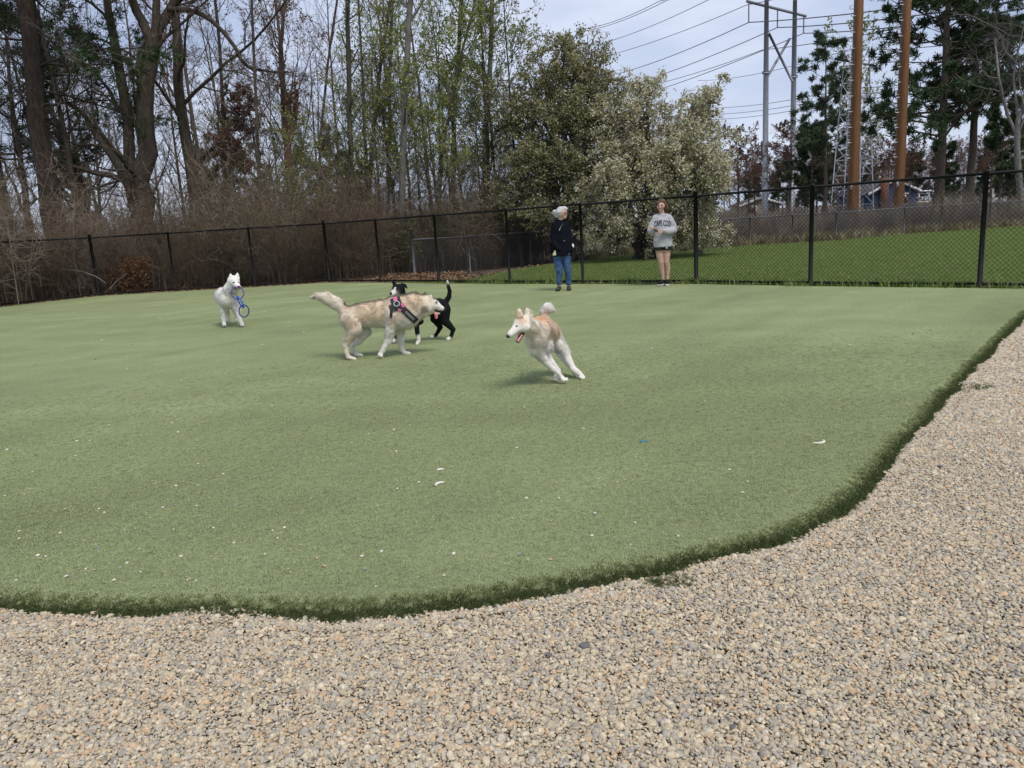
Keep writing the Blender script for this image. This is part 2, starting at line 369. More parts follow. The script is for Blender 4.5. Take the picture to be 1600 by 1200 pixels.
M_blade = rnd_mat('turf_blade', [(.205, .24, .108), (.30, .338, .165), (.385, .42, .23), (.245, .28, .13)], .85, 'island', .1)
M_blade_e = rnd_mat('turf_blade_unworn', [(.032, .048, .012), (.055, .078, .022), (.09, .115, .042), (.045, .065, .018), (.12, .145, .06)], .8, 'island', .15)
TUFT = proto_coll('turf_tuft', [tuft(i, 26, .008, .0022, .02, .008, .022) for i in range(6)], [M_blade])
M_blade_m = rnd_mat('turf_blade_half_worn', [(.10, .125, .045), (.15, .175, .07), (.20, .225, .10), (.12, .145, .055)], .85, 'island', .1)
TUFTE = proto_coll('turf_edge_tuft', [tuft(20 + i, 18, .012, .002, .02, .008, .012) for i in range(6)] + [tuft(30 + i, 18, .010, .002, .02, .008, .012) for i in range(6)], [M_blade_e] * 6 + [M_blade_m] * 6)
tp = np.concatenate([edge + nor * .16, [(-7, 7.2), (-7, 3)]]); mask_poly = np.concatenate([(edge + nor * .085)[edge[:, 0] > -4.2], [(7.2, 8.8), (-6.5, 8.8)]])
lo, hi = mask_poly.min(0), mask_poly.max(0); st = .032
xs, ys = np.meshgrid(np.arange(lo[0], hi[0], st), np.arange(lo[1], hi[1], st)); P = np.stack([xs.ravel(), ys.ravel()], 1)
P = P[in_poly(P, mask_poly)]; P += rng.uniform(-st / 2, st / 2, P.shape); P = P[(np.abs(P[:, 0]) < .75 * P[:, 1] + 1.2)]
d = np.hypot(P[:, 0], P[:, 1]); P = P[rng.uniform(size=len(P)) < np.clip((9 - d) / 3.5, 0, 1)]; n = len(P); print('tufts', n)
scatter('turf_pile', np.column_stack([P, np.full(n, -.001)]), np.column_stack([np.zeros((n, 2)), rng.uniform(0, 6.28, n)]), rng.uniform(.7, 1.15, n), rng.integers(0, 6, n), TUFT, 'short pale pile of the artificial turf', 'turf')
# unworn long pile hanging over the rolled edge
pp = np.array(prof); k = len(edge); EP = []; ER = []; EI = []
for rep in range(34):
    ins = rng.uniform(-.004, .125, k) if rep % 3 else rng.uniform(.0, .05, k)
    keep = rng.uniform(size=k) < np.clip((.125 + .006 * vnoise(edge, 3, 40 + rep % 5) - ins) / .05, .0, 1)
    z = np.interp(ins, pp[::-1, 0], pp[::-1, 1]); tilt = np.interp(ins, [0, .03, .08, .15], [1.25, .85, .4, .05]) + rng.normal(0, .2, k)
    q = edge + nor * ins[:, None] + tan_ * rng.uniform(-.0125, .0125, k)[:, None]
    outd = -nor; ang = np.arctan2(outd[:, 1], outd[:, 0])
    # tilt the tuft towards the outside: rotate about the tangent; euler XYZ -> Ry(tilt) then Rz(ang)
    EI.append(np.where(ins + rng.normal(0, .012, k) > .066, 6, 0)[keep]); EP.append(np.column_stack([q, np.maximum(z, -.062)])[keep]); ER.append(np.column_stack([rng.normal(0, .15, k), tilt, ang])[keep])
EP = np.concatenate(EP); ER = np.concatenate(ER); n = len(EP); print('edge tufts', n)
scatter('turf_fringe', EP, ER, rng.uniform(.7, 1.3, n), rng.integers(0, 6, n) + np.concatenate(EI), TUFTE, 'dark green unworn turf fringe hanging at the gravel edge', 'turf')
# torn green fibres lying on the gravel
fr = []
for (x, y, r, c) in [(1050, 908, .09, 90), (1025, 912, .05, 40), (1522, 603, .16, 120), (1500, 612, .08, 50), (760, 940, .08, 60)]:
    p = G(x, y, -.035); a = rng.uniform(0, 6.28, c); rr = r * np.sqrt(rng.uniform(size=c)); fr.append(np.column_stack([p[0] + rr * np.cos(a), p[1] + rr * np.sin(a) * .7, np.full(c, -.033)]))
fr = np.concatenate(fr); n = len(fr)
scatter('loose_turf_fibres', fr, np.column_stack([rng.normal(0, .8, (n, 2)), rng.uniform(0, 6.28, n)]), rng.uniform(.5, 1, n), rng.integers(0, 6, n), TUFTE, 'torn green turf fibres lying on the gravel', 'turf')

# ------------------------------------------------------------------ lawn grass, leaf litter
M_grass = rnd_mat('grass_blade', [(.135, .205, .042), (.19, .27, .064), (.25, .32, .095), (.34, .36, .16)], .7, 'object', .2, trans=.3)
GRASS = proto_coll('grass_tuft', [tuft(60 + i, 12, .055, .007, .05, .04, .06) for i in range(6)], [M_grass])
lp = np.array(lawn_poly); lo, hi = lp.min(0), lp.max(0)
P = rng.uniform(lo, np.minimum(hi, [32, 60]), (420000, 2)); P = P[in_poly(P, lp)]; d = np.hypot(P[:, 0], P[:, 1]); P = P[(P[:, 0] < .75 * P[:, 1] + 2) & (d < 48)]
P = P[rng.uniform(size=len(P)) < np.clip(24 / np.hypot(P[:, 0], P[:, 1]), .2, 1)]; n = len(P); print('grass', n)
scatter('lawn_grass', np.column_stack([P, np.full(n, -.03)]), np.column_stack([np.zeros((n, 2)), rng.uniform(0, 6.28, n)]), rng.uniform(.6, 1.3, n), rng.integers(0, 6, n), GRASS, 'short green grass of the mown lawn', 'grass')
# rank tufts under the fence line on the lawn side
fl = resample(offset_line(fpost, -.10)[8:], .05); fl = fl[rng.uniform(size=len(fl)) < np.clip(.45 + vnoise(fl, .9, 5), .1, .95)]
fl = np.repeat(fl, 3, 0) + rng.normal(0, .07, (len(fl) * 3, 2)); n = len(fl)
scatter('fence_line_grass', np.column_stack([fl, np.full(n, -.035)]), np.column_stack([np.zeros((n, 2)), rng.uniform(0, 6.28, n)]), rng.uniform(1.2, 3.2, n), rng.integers(0, 6, n), GRASS, 'taller grass tufts growing under the black fence', 'grass')

M_leaf = rnd_mat('dead_leaf', [(.13, .075, .04), (.24, .14, .075), (.33, .22, .13), (.10, .06, .035), (.28, .16, .08), (.42, .33, .23)], .85, 'object', .2)
def leaf_mesh(i):
    g = np.random.default_rng(i); V = np.array([(-.5, 0, 0), (-.2, -.28, .06), (.2, -.22, .02), (.5, 0, .1), (.2, .24, .05), (-.2, .3, 0), (0, 0, -.06)]); V[:, 2] += g.uniform(-.08, .08, 7)
    return mesh_np('leaf_shape', V, [np.array([[0, 1, 6], [1, 2, 6], [2, 3, 6], [3, 4, 6], [4, 5, 6], [5, 0, 6]])])
LEAF = proto_coll('litter_leaf', [leaf_mesh(i) for i in range(5)], [M_leaf])
wl_ = offset_line(fpost, -.1); P = []
for i in range(26000):
    k = rng.uniform(.3, 8.2); a = int(k); b = wl_[a] + (wl_[a + 1] - wl_[a]) * (k - a); P.append(b + np.array([rng.normal(0, .2), abs(rng.normal(0, 2.2)) ** 1.0 - .12]))
P = np.array(P); P = P[~in_poly(P, lp) | (rng.uniform(size=len(P)) < .12)]
# leaves drifted against the far side of the lawn and along the strip right of the fence
Q = np.array(lawn_w); Q = resample(Q[2:], .02); Q = Q[rng.uniform(size=len(Q)) < .9]; Q = Q + rng.normal(0, .35, Q.shape) + np.array([-.1, .3])
P = np.concatenate([P, Q]); n = len(P)
scatter('leaf_litter', np.column_stack([P, np.full(n, -.045) + rng.uniform(0, .03, n)]), np.column_stack([rng.normal(0, .5, (n, 2)), rng.uniform(0, 6.28, n)]), rng.uniform(.05, .12, n), rng.integers(0, 5, n), LEAF, 'dead brown leaves strewn under the woods and fence', 'leaves')

# ------------------------------------------------------------------ black chain-link fence
M_blk = mat('black_vinyl', [(.004, .004, .0045), (.007, .007, .0075)], .6, 12, spec=.2)
M_galv = mat('galvanised_steel', [(.10, .105, .11), (.16, .165, .17)], .7, 14, metal=.2)
def wire_panel(a, b, z0, z1, pitch, r, nrm):
    """diagonal wires both ways between two posts, clipped to the panel"""
    a, b = np.array(a), np.array(b); Lx = np.linalg.norm(b - a); ex = (b - a) / Lx; Hh = z1 - z0; P = []
    for s in (1, -1):
        for c in np.arange(-Hh, Lx + Hh, pitch):
            # line x = c + s*(z-z0)  (45 degrees)
            x0, x1 = (c, c + Hh) if s > 0 else (c + Hh, c)[::1]
            pz0, pz1 = 0.0, Hh
            if s > 0: xa, xb = c, c + Hh
            else: xa, xb = c, c - Hh
            # clip to 0..Lx
            t0, t1 = 0.0, 1.0; dx = xb - xa
            ta, tb = (0 - xa) / dx, (Lx - xa) / dx
            t0 = max(t0, min(ta, tb)); t1 = min(t1, max(ta, tb))
            if t1 - t0 < .02: continue
            for t in (t0, t1):
                p = a + ex * (xa + dx * t); P.append([p[0] + nrm[0] * r * s, p[1] + nrm[1] * r * s, z0 + Hh * t])
    P = np.array(P).reshape(-1, 2, 3); V, q = tubes(P, np.full(P.shape[:2], r), 3)
    return mesh_np('chain_link', V, [q])
FH = 1.655
fence = empty('chain_link_fence', (*fpost[0], 0), 'tall black chain link fence enclosing the turf', 'fence')
def fpart(nm, mb, m, root): 
    o = mb.build(nm, m, root, True); o.matrix_parent_inverse = root.matrix_world.inverted() if False else Matrix.Translation(-Vector(root.location)); return o
TERM = {3, 6, 11}      # posts that are thicker and taller (corners, ends)
for i, p in enumerate(fpost):
    mb = MB(); r = .042 if i in TERM else .031; top = FH + (.075 if i in TERM else .02)
    if i in (12, 13): r = .036; top = FH + .03
    mb.tube([(p[0], p[1], -.06), (p[0], p[1], top)], r, 12)
    mb.tube([(p[0], p[1], top), (p[0], p[1], top + .018), (p[0], p[1], top + .03)], [r * 1.15, r * 1.1, r * .4], 12)
    o = fpart('post', mb, M_blk, fence)
for i in range(len(fpost) - 1):
    a, b = fpost[i], fpost[i + 1]; d = (b - a) / np.linalg.norm(b - a); nrm = np.array([d[1], -d[0]])
    zt = FH + .0; a2, b2 = a + d * .03, b - d * .03
    fpart('top_rail', (lambda mb: (mb.tube([(*a2, zt), (*b2, zt)], .022, 8), mb)[1])(MB()), M_blk, fence)
    zz = .055 + (.02 if i % 3 == 1 else 0)
    fpart('bottom_rail', (lambda mb: (mb.tube([(*a2, .055), (*((a2 + b2) / 2), .05), (*b2, .055)], .021, 8), mb)[1])(MB()), M_blk, fence)
    o = link('chain_link', wire_panel(a2, b2, .04, FH - .01, .0716, .0031, nrm), fence, M_blk); o.matrix_parent_inverse = Matrix.Translation(-Vector(fence.location))

# ------------------------------------------------------------------ low grey fence behind the lawn
GP_PX = [(648, 428), (735, 424), (830, 412), (930, 404), (1030, 396), (1100, 390), (1172, 385), (1238, 381), (1306, 377), (1412, 367), (1470, 363), (1545, 358), (1625, 352), (1710, 346)]
gpost = np.array([G(x, y, -.04)[:2] for x, y in GP_PX]); 
gfence = empty('low_chain_link_fence', (*gpost[0], 0), 'low grey galvanised chain link fence beyond the lawn', 'fence')
gw = gpost.copy()
for i, p in enumerate(gpost):
    mb = MB(); top = 1.36 if i == 0 else 1.04; r = .045 if i == 0 else .027
    mb.tube([(*p, -.1), (*p, top)], r, 10); mb.tube([(*p, top), (*p, top + .03)], [r * 1.1, r * .5], 10); fpart('post', mb, M_galv, gfence)
for i in range(len(gpost) - 1):
    a, b = gpost[i], gpost[i + 1]; d = (b - a) / np.linalg.norm(b - a); nrm = np.array([d[1], -d[0]])
    mb = MB(); mb.tube([(*a, 1.03), (*b, 1.03)], .022, 8); fpart('top_rail', mb, M_galv, gfence)
    o = link('chain_link', wire_panel(a, b, -.03, 1.03, .085, .0022, nrm), gfence, M_galv); o.matrix_parent_inverse = Matrix.Translation(-Vector(gfence.location))

# ------------------------------------------------------------------ power line: steel H frame, wooden poles, lattice tower, wires
M_steel = mat('weathered_steel', [(.20, .22, .245), (.30, .32, .345)], .55, 5, metal=.25, stretch=(3, 3, .4))
M_wood = mat('laminated_pole', [(.085, .038, .014), (.16, .076, .029), (.215, .108, .045)], .7, 6, 6, stretch=(6, 6, .25), bump=(20, .3))
M_tar = mat('tarred_wood', [(.012, .012, .014), (.03, .03, .034)], .7, 8)
M_wire = mat('wire_metal', [(.11, .115, .13), (.16, .165, .18)], .4, 3, metal=.3)
M_ins = mat('insulator', [(.13, .135, .15), (.2, .2, .22)], .35, 5)
M_stepm = mat('step_metal', [(.55, .56, .57), (.7, .7, .7)], .45, 5, metal=.3)
YH = 95.0
pL0, pR0 = up_at(1195, 335, YH - 1, -.1), up_at(1237, 335, YH + 1.5, -.1)
zL, zR = W(1195, -12, YH - 1)[2], W(1238, 0, YH + 1.5)[2]
hf = empty('steel_h_frame_tower', tuple((pL0 + pR0) / 2), 'grey steel H frame power line tower with crossed braces', 'tower')
def tpart(nm, mb, m, root, smooth=True):
    o = mb.build(nm, m, root, smooth); o.matrix_parent_inverse = Matrix.Translation(-Vector(root.location)); return o
def at_z(p0, z): q = p0.copy(); q[2] = z; return q
for p0, z in ((pL0, zL), (pR0, zR)):
    mb = MB(); mb.tube([at_z(p0, -.2), at_z(p0, z * .55), at_z(p0, z)], [.36, .31, .24], 10)
    o = tpart('leg', mb, M_steel, hf)
    mb = MB(); zz = z * .66
    mb.tube([at_z(p0, zz - .12), at_z(p0, zz + .12)], .46, 10); mb.build('flange', M_steel, o, True)
armL, armR = W(1167, 2, YH - 2.4), W(1259, 25, YH + 2.9)
mb = MB(); mb.tube([armL, armR], .17, 8); tpart('crossarm', mb, M_steel, hf)
for (a, b, ya, yb) in (((1200, 53), (1236, 127), YH - 1, YH + 1.5), ((1199, 122), (1235, 60), YH - 1.0, YH + 1.5)):
    mb = MB(); A, B = W(*a, ya), W(*b, yb); off = np.array([0, -.3 if b[1] > 100 else .3, 0]); mb.tube([A + off, B + off], .15, 8); tpart('brace', mb, M_steel, hf)
ends = []
for (x, y0, y1, yy) in ((1170, 4, 35, YH - 2.3), (1215, 15, 43, YH + .3), (1256, 25, 52, YH + 2.7)):
    A, B = W(x, y0, yy), W(x, y1, yy); B[0] = A[0]; ends.append(B)
    mb = MB(); n_ = 22; z = np.linspace(A[2], B[2], n_); mb.tube([(A[0], A[1], q) for q in z], [.05 if i % 2 else .10 for i in range(n_)], 8); tpart('insulator', mb, M_ins, hf)

step_me = None
def wood_pole(xb, xt, yb, Y, label, top):
    global step_me
    p0 = up_at(xb, yb, Y, -.2); root = empty('wooden_utility_pole', (p0[0], p0[1], 0), label, 'utility pole', 'twin laminated wooden poles')
    V = []; zs = [.45, 8, top]; hw = [.225, .185, .14]
    for z, h in zip(zs, hw):
        for sx, sy in ((-1, -1), (1, -1), (1, 1), (-1, 1)):
            V.append((sx * h * .85, sy * h * 1.1, z))
    fs = [(i * 4 + j, i * 4 + (j + 1) % 4, i * 4 + 4 + (j + 1) % 4, i * 4 + 4 + j) for i in range(2) for j in range(4)] + [(8, 9, 10, 11)]
    me = mesh_np('shaft', np.array(V), [np.array(fs)]); link('shaft', me, root, M_wood)
    mb = MB(); mb.box((0, 0, .13), (.46, .58, .66)); mb.build('tarred_butt', M_tar, root)
    mb = MB(); mb.box((-.19, -.24, 2.15), (.03, .16, .32)); mb.build('warning_tag', M_stepm, root) if 'pair' not in label else None
    if step_me is None:
        m2 = MB(); m2.tube([(.06, 0, 0), (-.2, 0, 0), (-.22, 0, .015), (-.22, 0, .13), (-.2, 0, .14), (-.1, 0, .14)], .02, 5); step_me = m2.mesh('step', True); step_me.materials.append(M_stepm)
    for i in range(34):
        z = 3.15 + i * .36
        if z > top - 1: break
        h = np.interp(z, zs, hw) * .85; s = link('step', step_me, root, None, (-h, (-.1 if i % 2 else .1), z))
        if i % 2: s2 = link('step', step_me, root, None, (h, 0.05, z + .18)); s2.rotation_euler = (0, 0, math.pi); s2.scale = (.55, 1, .6)
    # lean of the pole is none; the shaft is plumb
    return root
wood_pole(1331, 1333, 350, 39.0, 'orange brown laminated wooden pole standing in front of the lattice tower', 19)
wood_pole(1402, 1408, 345, 40.5, 'orange brown laminated wooden pole standing in front of the blue house', 19)

YT = 74.0
lt_c = up_at(1331, 320, YT, 0.0); lat = empty('lattice_tower', tuple(lt_c), 'pale grey steel lattice tower with a short crossarm', 'tower')
zt_top = W(1329, 78, YT)[2]; hb, ht = 1.45, .75; levels = np.linspace(-.2, zt_top, 12)
crn = [(-1, -1), (1, -1), (1, 1), (-1, 1)]
def lc(j, i):
    t = (levels[i] + .2) / (zt_top + .2); h = hb + (ht - hb) * t; return (crn[j][0] * h, crn[j][1] * h, levels[i])
for j in range(4):
    mb = MB(); mb.tube([lc(j, 0), lc(j, 11)], .055, 4); mb.build('leg', M_stepm, lat)
    mb = MB()
    for i in range(11):
        a, b = (j, (j + 1) % 4) if i % 2 else ((j + 1) % 4, j)
        mb.tube([lc(a, i), lc(b, i + 1)], .03, 4); mb.tube([lc(j, i + 1), lc((j + 1) % 4, i + 1)], .026, 4)
    mb.build('lattice_bracing', M_stepm, lat)
mb = MB(); A, B = W(1304, 92, YT) - lt_c, W(1369, 103, YT) - lt_c; mb.tube([A, B], .09, 6); mb.build('crossarm', M_tar, lat)

def wire(pts, r, lab):
    P = [W(*p) if isinstance(p, tuple) else p for p in pts]
    fine = []
    for a, b in zip(P[:-1], P[1:]):
        a, b = np.array(a), np.array(b); L = np.linalg.norm(b - a)
        for t in np.linspace(0, 1, 13)[:-1]: q = a + (b - a) * t; q[2] -= 4 * t * (1 - t) * L * .012; fine.append(q)
    fine.append(np.array(P[-1])); mb = MB(); mb.tube(fine, r, 4); tag(mb.build('power_line_wire', M_wire, None, True), lab, 'wire', 'power line wires')
LW = 'thin overhead power line wire crossing the sky behind the flowering trees'
for e, l, r in ((ends[0], (905, 126, 190), (1640, -25, 62)), (ends[1], (905, 150, 190), (1640, -8, 62)), (ends[2], (905, 172, 190), (1640, 6, 62))): wire([l, e, r], .055, 'overhead wire hung from an insulator of the steel H frame tower')
for a, b, c in (((905, 50, 140), (1043, 0, 95), (1130, -32, 80)), ((905, 46, 140), (1030, 2, 95), (1130, -36, 80)), ((905, 76, 150), (1106, 0, 95), (1200, -36, 82)), ((905, 97, 150), (1166, 8, 95), (1330, -40, 74)), ((960, 144, 150), (1191, 78, 100), (1640, -12, 60))): wire([a, b, c], .042, LW)
for a, b, c in (((1080, 168, 170), (1325, 138, 100), (1700, 86, 60)), ((1080, 178, 170), (1325, 147, 100), (1700, 94, 60)), ((1080, 186, 170), (1325, 155, 100), (1700, 102, 60)), ((1090, 126, 170), (1325, 78, 100), (1700, 40, 60))): wire([a, b, c], .04, 'thin overhead wire passing behind the wooden poles')

# ------------------------------------------------------------------ houses far behind
M_blue = mat('blue_siding', [(.028, .07, .16), (.04, .09, .2)], .6, 3, stretch=(.2, .2, 14)); M_white = mat('white_trim', [(.6, .6, .6), (.72, .72, .72)], .6, 4)
M_shing = mat('roof_shingle', [(.09, .085, .085), (.15, .14, .135)], .9, 6); M_brk = mat('chimney_brick', [(.11, .05, .035), (.17, .08, .055)], .9, 5)
M_win = mat('window_glass', [(.02, .025, .03), (.05, .06, .07)], .1, 2, spec=.6); M_tan = mat('tan_siding', [(.33, .28, .22), (.42, .36, .29)], .7, 3, stretch=(.2, .2, 14))
def house(c, w, dpt, hw, hr, rz, wallm, label, win, chim=None, porch=False):
    root = empty('house', c, label, 'house', None, rz); e = .25
    mb = MB(); P = np.array([(-w / 2, -dpt / 2, -.3), (w / 2, -dpt / 2, -.3), (w / 2, dpt / 2, -.3), (-w / 2, dpt / 2, -.3), (-w / 2, -dpt / 2, hw), (w / 2, -dpt / 2, hw), (w / 2, dpt / 2, hw), (-w / 2, dpt / 2, hw), (0, -dpt / 2, hw + hr), (0, dpt / 2, hw + hr)])
    mb.add(P, [np.array([[1, 2, 6, 5], [3, 0, 4, 7]]), np.array([[0, 1, 5, 8, 4], [2, 3, 7, 9, 6]])]); mb.build('wall', wallm, root)
    mb = MB(); th = .18; sl = hr / (w / 2); ov = .45
    for s in (-1, 1):
        xe = s * (w / 2 + ov); ze = hw - ov * sl; y0, y1 = -dpt / 2 - .35, dpt / 2 + .35
        Q = np.array([(0, y0, hw + hr + .02), (xe, y0, ze + .02), (xe, y1, ze + .02), (0, y1, hw + hr + .02)]); Q2 = Q + (0, 0, th)
        mb.add(np.concatenate([Q, Q2]), [np.array([[0, 1, 2, 3], [4, 7, 6, 5], [0, 4, 5, 1], [1, 5, 6, 2], [2, 6, 7, 3]])])
    rf = mb.build('roof', M_shing, root)
    mb = MB()
    for s in (-1, 1):
        xe = s * (w / 2 + ov); ze = hw - ov * sl; y0 = -dpt / 2 - .40
        mb.add(np.array([(0, y0, hw + hr - .12), (xe, y0, ze - .12), (xe, y0, ze + .22), (0, y0, hw + hr + .22), (0, y0 + .04, hw + hr - .12), (xe, y0 + .04, ze - .12), (xe, y0 + .04, ze + .22), (0, y0 + .04, hw + hr + .22)]), [np.array([[0, 1, 2, 3], [4, 7, 6, 5], [0, 4, 5, 1], [3, 2, 6, 7]])])
    mb.build('gable_trim', M_white, rf)
    if chim: mb = MB(); mb.box((chim[0], -dpt / 2 - .35, (chim[1] - .3) / 2), (chim[2], .6, chim[1] + .3)); mb.build('chimney', M_brk, root)
    for (x, z, ww, hh) in win:
        mb = MB(); mb.box((x, -dpt / 2 - .03, z), (ww + .2, .1, hh + .2)); f = mb.build('window', M_white, root)
        mb = MB(); mb.box((x, -dpt / 2 - .07, z), (ww, .06, hh)); mb.build('pane', M_win, f)
    if porch:
        mb = MB(); x0 = w / 2 + .1
        mb.box((x0 + 1.2, -1, 1.0), (2.6, 3, .15)); mb.build('porch_floor', M_white, root)
        mb = MB(); mb.box((x0 + 1.2, -1, hw - .1), (2.8, 3.2, .18)); mb.build('porch_roof', M_white, root)
        for xx in (x0 + .1, x0 + 1.2, x0 + 2.4): mb = MB(); mb.box((xx, -2.4, (hw - .2 + 1.0) / 2 + .04), (.13, .13, hw - .2 - 1.08)); mb.build('porch_post', M_white, root)
        for zz in (1.55, 1.95): mb = MB(); mb.box((x0 + 1.2, -2.4, zz), (2.5, .07, .08)); mb.build('porch_rail', M_white, root)
    return root
YB = 92.0
c = up_at(1392, 325, YB, 0); house((c[0], c[1] + 4, 0), 5.6, 8, 2.35, 1.35, .06, M_blue, 'dark blue gabled house with white trim behind the wooden poles', [(1.5, 1.5, .8, 1.1)], chim=(-1.35, 4.0, .85), porch=True)
c = up_at(1193, 320, 112, 0); house((c[0], c[1] + 4, 0), 5.2, 8, 1.9, .9, -.1, M_tan, 'low tan house behind the steel H frame tower', [(-1.2, 1.3, 1.0, .8), (1.4, 1.3, 1.2, .8)])
c = up_at(1550, 310, 125, 0); house((c[0], c[1] + 4, 0), 4.2, 8, 2.3, .9, .1, M_white, 'small white house behind the big pines', [(-1.0, 1.5, .8, 1.0), (1.2, 1.5, .8, 1.0)])

# ------------------------------------------------------------------ trees
def unit(v): return v / (np.linalg.norm(v, axis=-1, keepdims=True) + 1e-9)
def interp_path(P, R, t):
    """P (M,n,3), t (M,c) in 0..1 -> points, radii, tangents"""
    n = P.shape[1] - 1; f = np.clip(t * n, 0, n - 1e-4); i = f.astype(int); w = (f - i)[..., None]; m = np.arange(len(P))[:, None]
    A, B = P[m, i], P[m, i + 1]; return A + (B - A) * w, R[m, i] * (1 - w[..., 0]) + R[m, i + 1] * w[..., 0], unit(B - A)
def grow(g, P, R, c, start, ang, lenf, nseg, wander, trop, rf, rmin, lenbase=None, taper=.35, end=1.0):
    """children of all paths at once -> (M*c, nseg+1, 3), radii"""
    M_ = len(P); t = start + (end - start) * (np.arange(c)[None] + g.uniform(.1, .9, (M_, c))) / c
    pos, rad, tg = interp_path(P, R, t); L = np.linalg.norm(np.diff(P, axis=1), axis=2).sum(1) if lenbase is None else np.full(M_, lenbase)
    rv = g.normal(size=(M_, c, 3)); side = unit(rv - (rv * tg).sum(-1, keepdims=True) * tg)
    a = np.radians(g.uniform(*ang, (M_, c)))[..., None]; d = (tg * np.cos(a) + side * np.sin(a)).reshape(-1, 3)
    ln = (L[:, None] * g.uniform(*lenf, (M_, c)) * (1.15 - .55 * t)).reshape(-1); r0 = np.maximum(rad * rf * g.uniform(.7, 1.1, (M_, c)), rmin).reshape(-1)
    pts = [pos.reshape(-1, 3)]; st = (ln / nseg)[:, None]
    for k in range(nseg):
        d = unit(d + g.normal(size=d.shape) * wander + np.array([0, 0, trop])); pts.append(pts[-1] + d * st)
    C = np.stack(pts, 1); fr = np.linspace(1, taper, nseg + 1)[None]; return C, np.maximum(r0[:, None] * fr, rmin * .6)
def leaf_quads(g, pos, size, flat=0.0, aspect=.6):
    n = len(pos); a = unit(g.normal(size=(n, 3)) * np.array([1, 1, 1 - flat])); b = g.normal(size=(n, 3)); b = unit(b - (b * a).sum(1, keepdims=True) * a)
    s = (size * g.uniform(.6, 1.35, n))[:, None]; a, b = a * s * .5, b * s * .5 * aspect
    V = np.stack([pos - a, pos - b * 1.0, pos + a, pos + b], 1).reshape(-1, 3); q = np.arange(n * 4).reshape(-1, 4); return V, q
def along(g, P, n, spread=.0, lo=.0):
    i = g.integers(0, len(P), n); t = g.uniform(lo, 1, n) * (P.shape[1] - 1 - 1e-4); k = t.astype(int); w = (t - k)[:, None]
    return P[i, k] * (1 - w) + P[i, k + 1] * w + g.normal(size=(n, 3)) * spread
def join(parts):
    V, Q, n = [], [], 0
    for v, q in parts: V.append(v); Q.append(q + n); n += len(v)
    return np.concatenate(V), np.concatenate(Q)
def tmesh(name, parts, smooth=True): V, Q = join(parts); return mesh_np(name, V, [Q], smooth)

M_bark = mat('bark_brown', [(.045, .035, .026), (.09, .072, .053), (.145, .12, .09)], .95, 4, 8, stretch=(4, 4, .8), bump=(14, .8, .04), rnd='object', rndamt=.2)
M_bark_l = mat('bark_grey', [(.10, .10, .085), (.17, .165, .145), (.23, .225, .2)], .95, 3, 8, stretch=(3, 3, 1.2), bump=(14, .5, .03), rnd='object', rndamt=.15)
M_bark_g = mat('bark_mossy', [(.035, .035, .02), (.07, .066, .042), (.11, .10, .065)], .95, 3, 8, stretch=(3, 3, 1.0), bump=(14, .6, .03), rnd='object', rndamt=.2)
M_twig = mat('twig_brown', [(.11, .088, .068), (.18, .15, .12)], .9, 2, rnd='object', rndamt=.3)
M_twig_g = mat('twig_grey', [(.085, .075, .065), (.14, .125, .11)], .9, 2, rnd='object', rndamt=.3)
M_lf_y = rnd_mat('spring_leaf', [(.19, .23, .05), (.27, .31, .085), (.34, .37, .13), (.23, .27, .07)], .7, 'island', .2, trans=.4)
M_bud = rnd_mat('red_bud', [(.14, .065, .055), (.19, .10, .075), (.11, .065, .05), (.21, .125, .085)], .8, 'island', .2, trans=.2)
M_brown_lf = rnd_mat('old_leaf', [(.20, .09, .035), (.26, .13, .055), (.14, .075, .035)], .8, 'island', .2, trans=.2)
M_pine = rnd_mat('pine_needle', [(.03, .056, .024), (.05, .086, .036), (.08, .12, .052), (.04, .07, .03)], .7, 'island', .2, trans=.15)
M_pine3 = rnd_mat('pine_needle_woods', [(.03, .055, .02), (.05, .085, .032), (.075, .11, .042)], .7, 'island', .2, trans=.2)  # needle green of the pines in the left woods
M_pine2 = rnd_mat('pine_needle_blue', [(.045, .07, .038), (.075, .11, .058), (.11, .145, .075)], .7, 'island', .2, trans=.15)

def make_tree(seed, P0, R0, spec, leaf=None, kt=8):
    """P0 (1..m, n,3) stems with radii; spec: list of grow kwargs. returns trunk mesh parts, twig parts, last-level paths"""
    g = np.random.default_rng(seed); tr = [tubes(P0, R0, kt)]; tw = []; P, R = P0, R0; last = P0; allp = []
    for lv, s in enumerate(spec):
        P, R = grow(g, P, R, **s); (tr if lv == 0 else tw).append(tubes(P, R, 5 if lv == 0 else (4 if lv == 1 else 3))); last = P
        allp.append(P)
    return tr, tw, last, g
def stem(g, h, r, nseg=10, lean=(0, 0), wob=.02, r1=.15):
    z = np.linspace(0, 1, nseg + 1); p = np.stack([lean[0] * z * h + np.cumsum(g.normal(0, wob, nseg + 1)) * h * .12, lean[1] * z * h + np.cumsum(g.normal(0, wob, nseg + 1)) * h * .12, z * h], 1)
    p[0, :2] = 0; rr = r * (1 - (1 - r1) * z ** .9); rr[0] *= 1.35; p[0, 2] = -.15; return p[None], rr[None]

def build_tree(name, loc, tr, tw, label, group=None, bark=None, twm=None, leaf=None, rz=0.0):
    root = empty(name, loc, label, 'tree', group, rz)
    t = link('trunk', tmesh('trunk', tr), root, bark or M_bark)
    cparts = tmesh('crown', tw) if tw else None
    if cparts is not None:
        c = link('crown', cparts, root, twm or M_twig)
        if leaf is not None: link('foliage', mesh_np('foliage', *leaf[:1], [leaf[1]]), c, leaf[2])
    elif leaf is not None: link('crown', mesh_np('crown', *leaf[:1], [leaf[1]]), root, leaf[2])
    return root

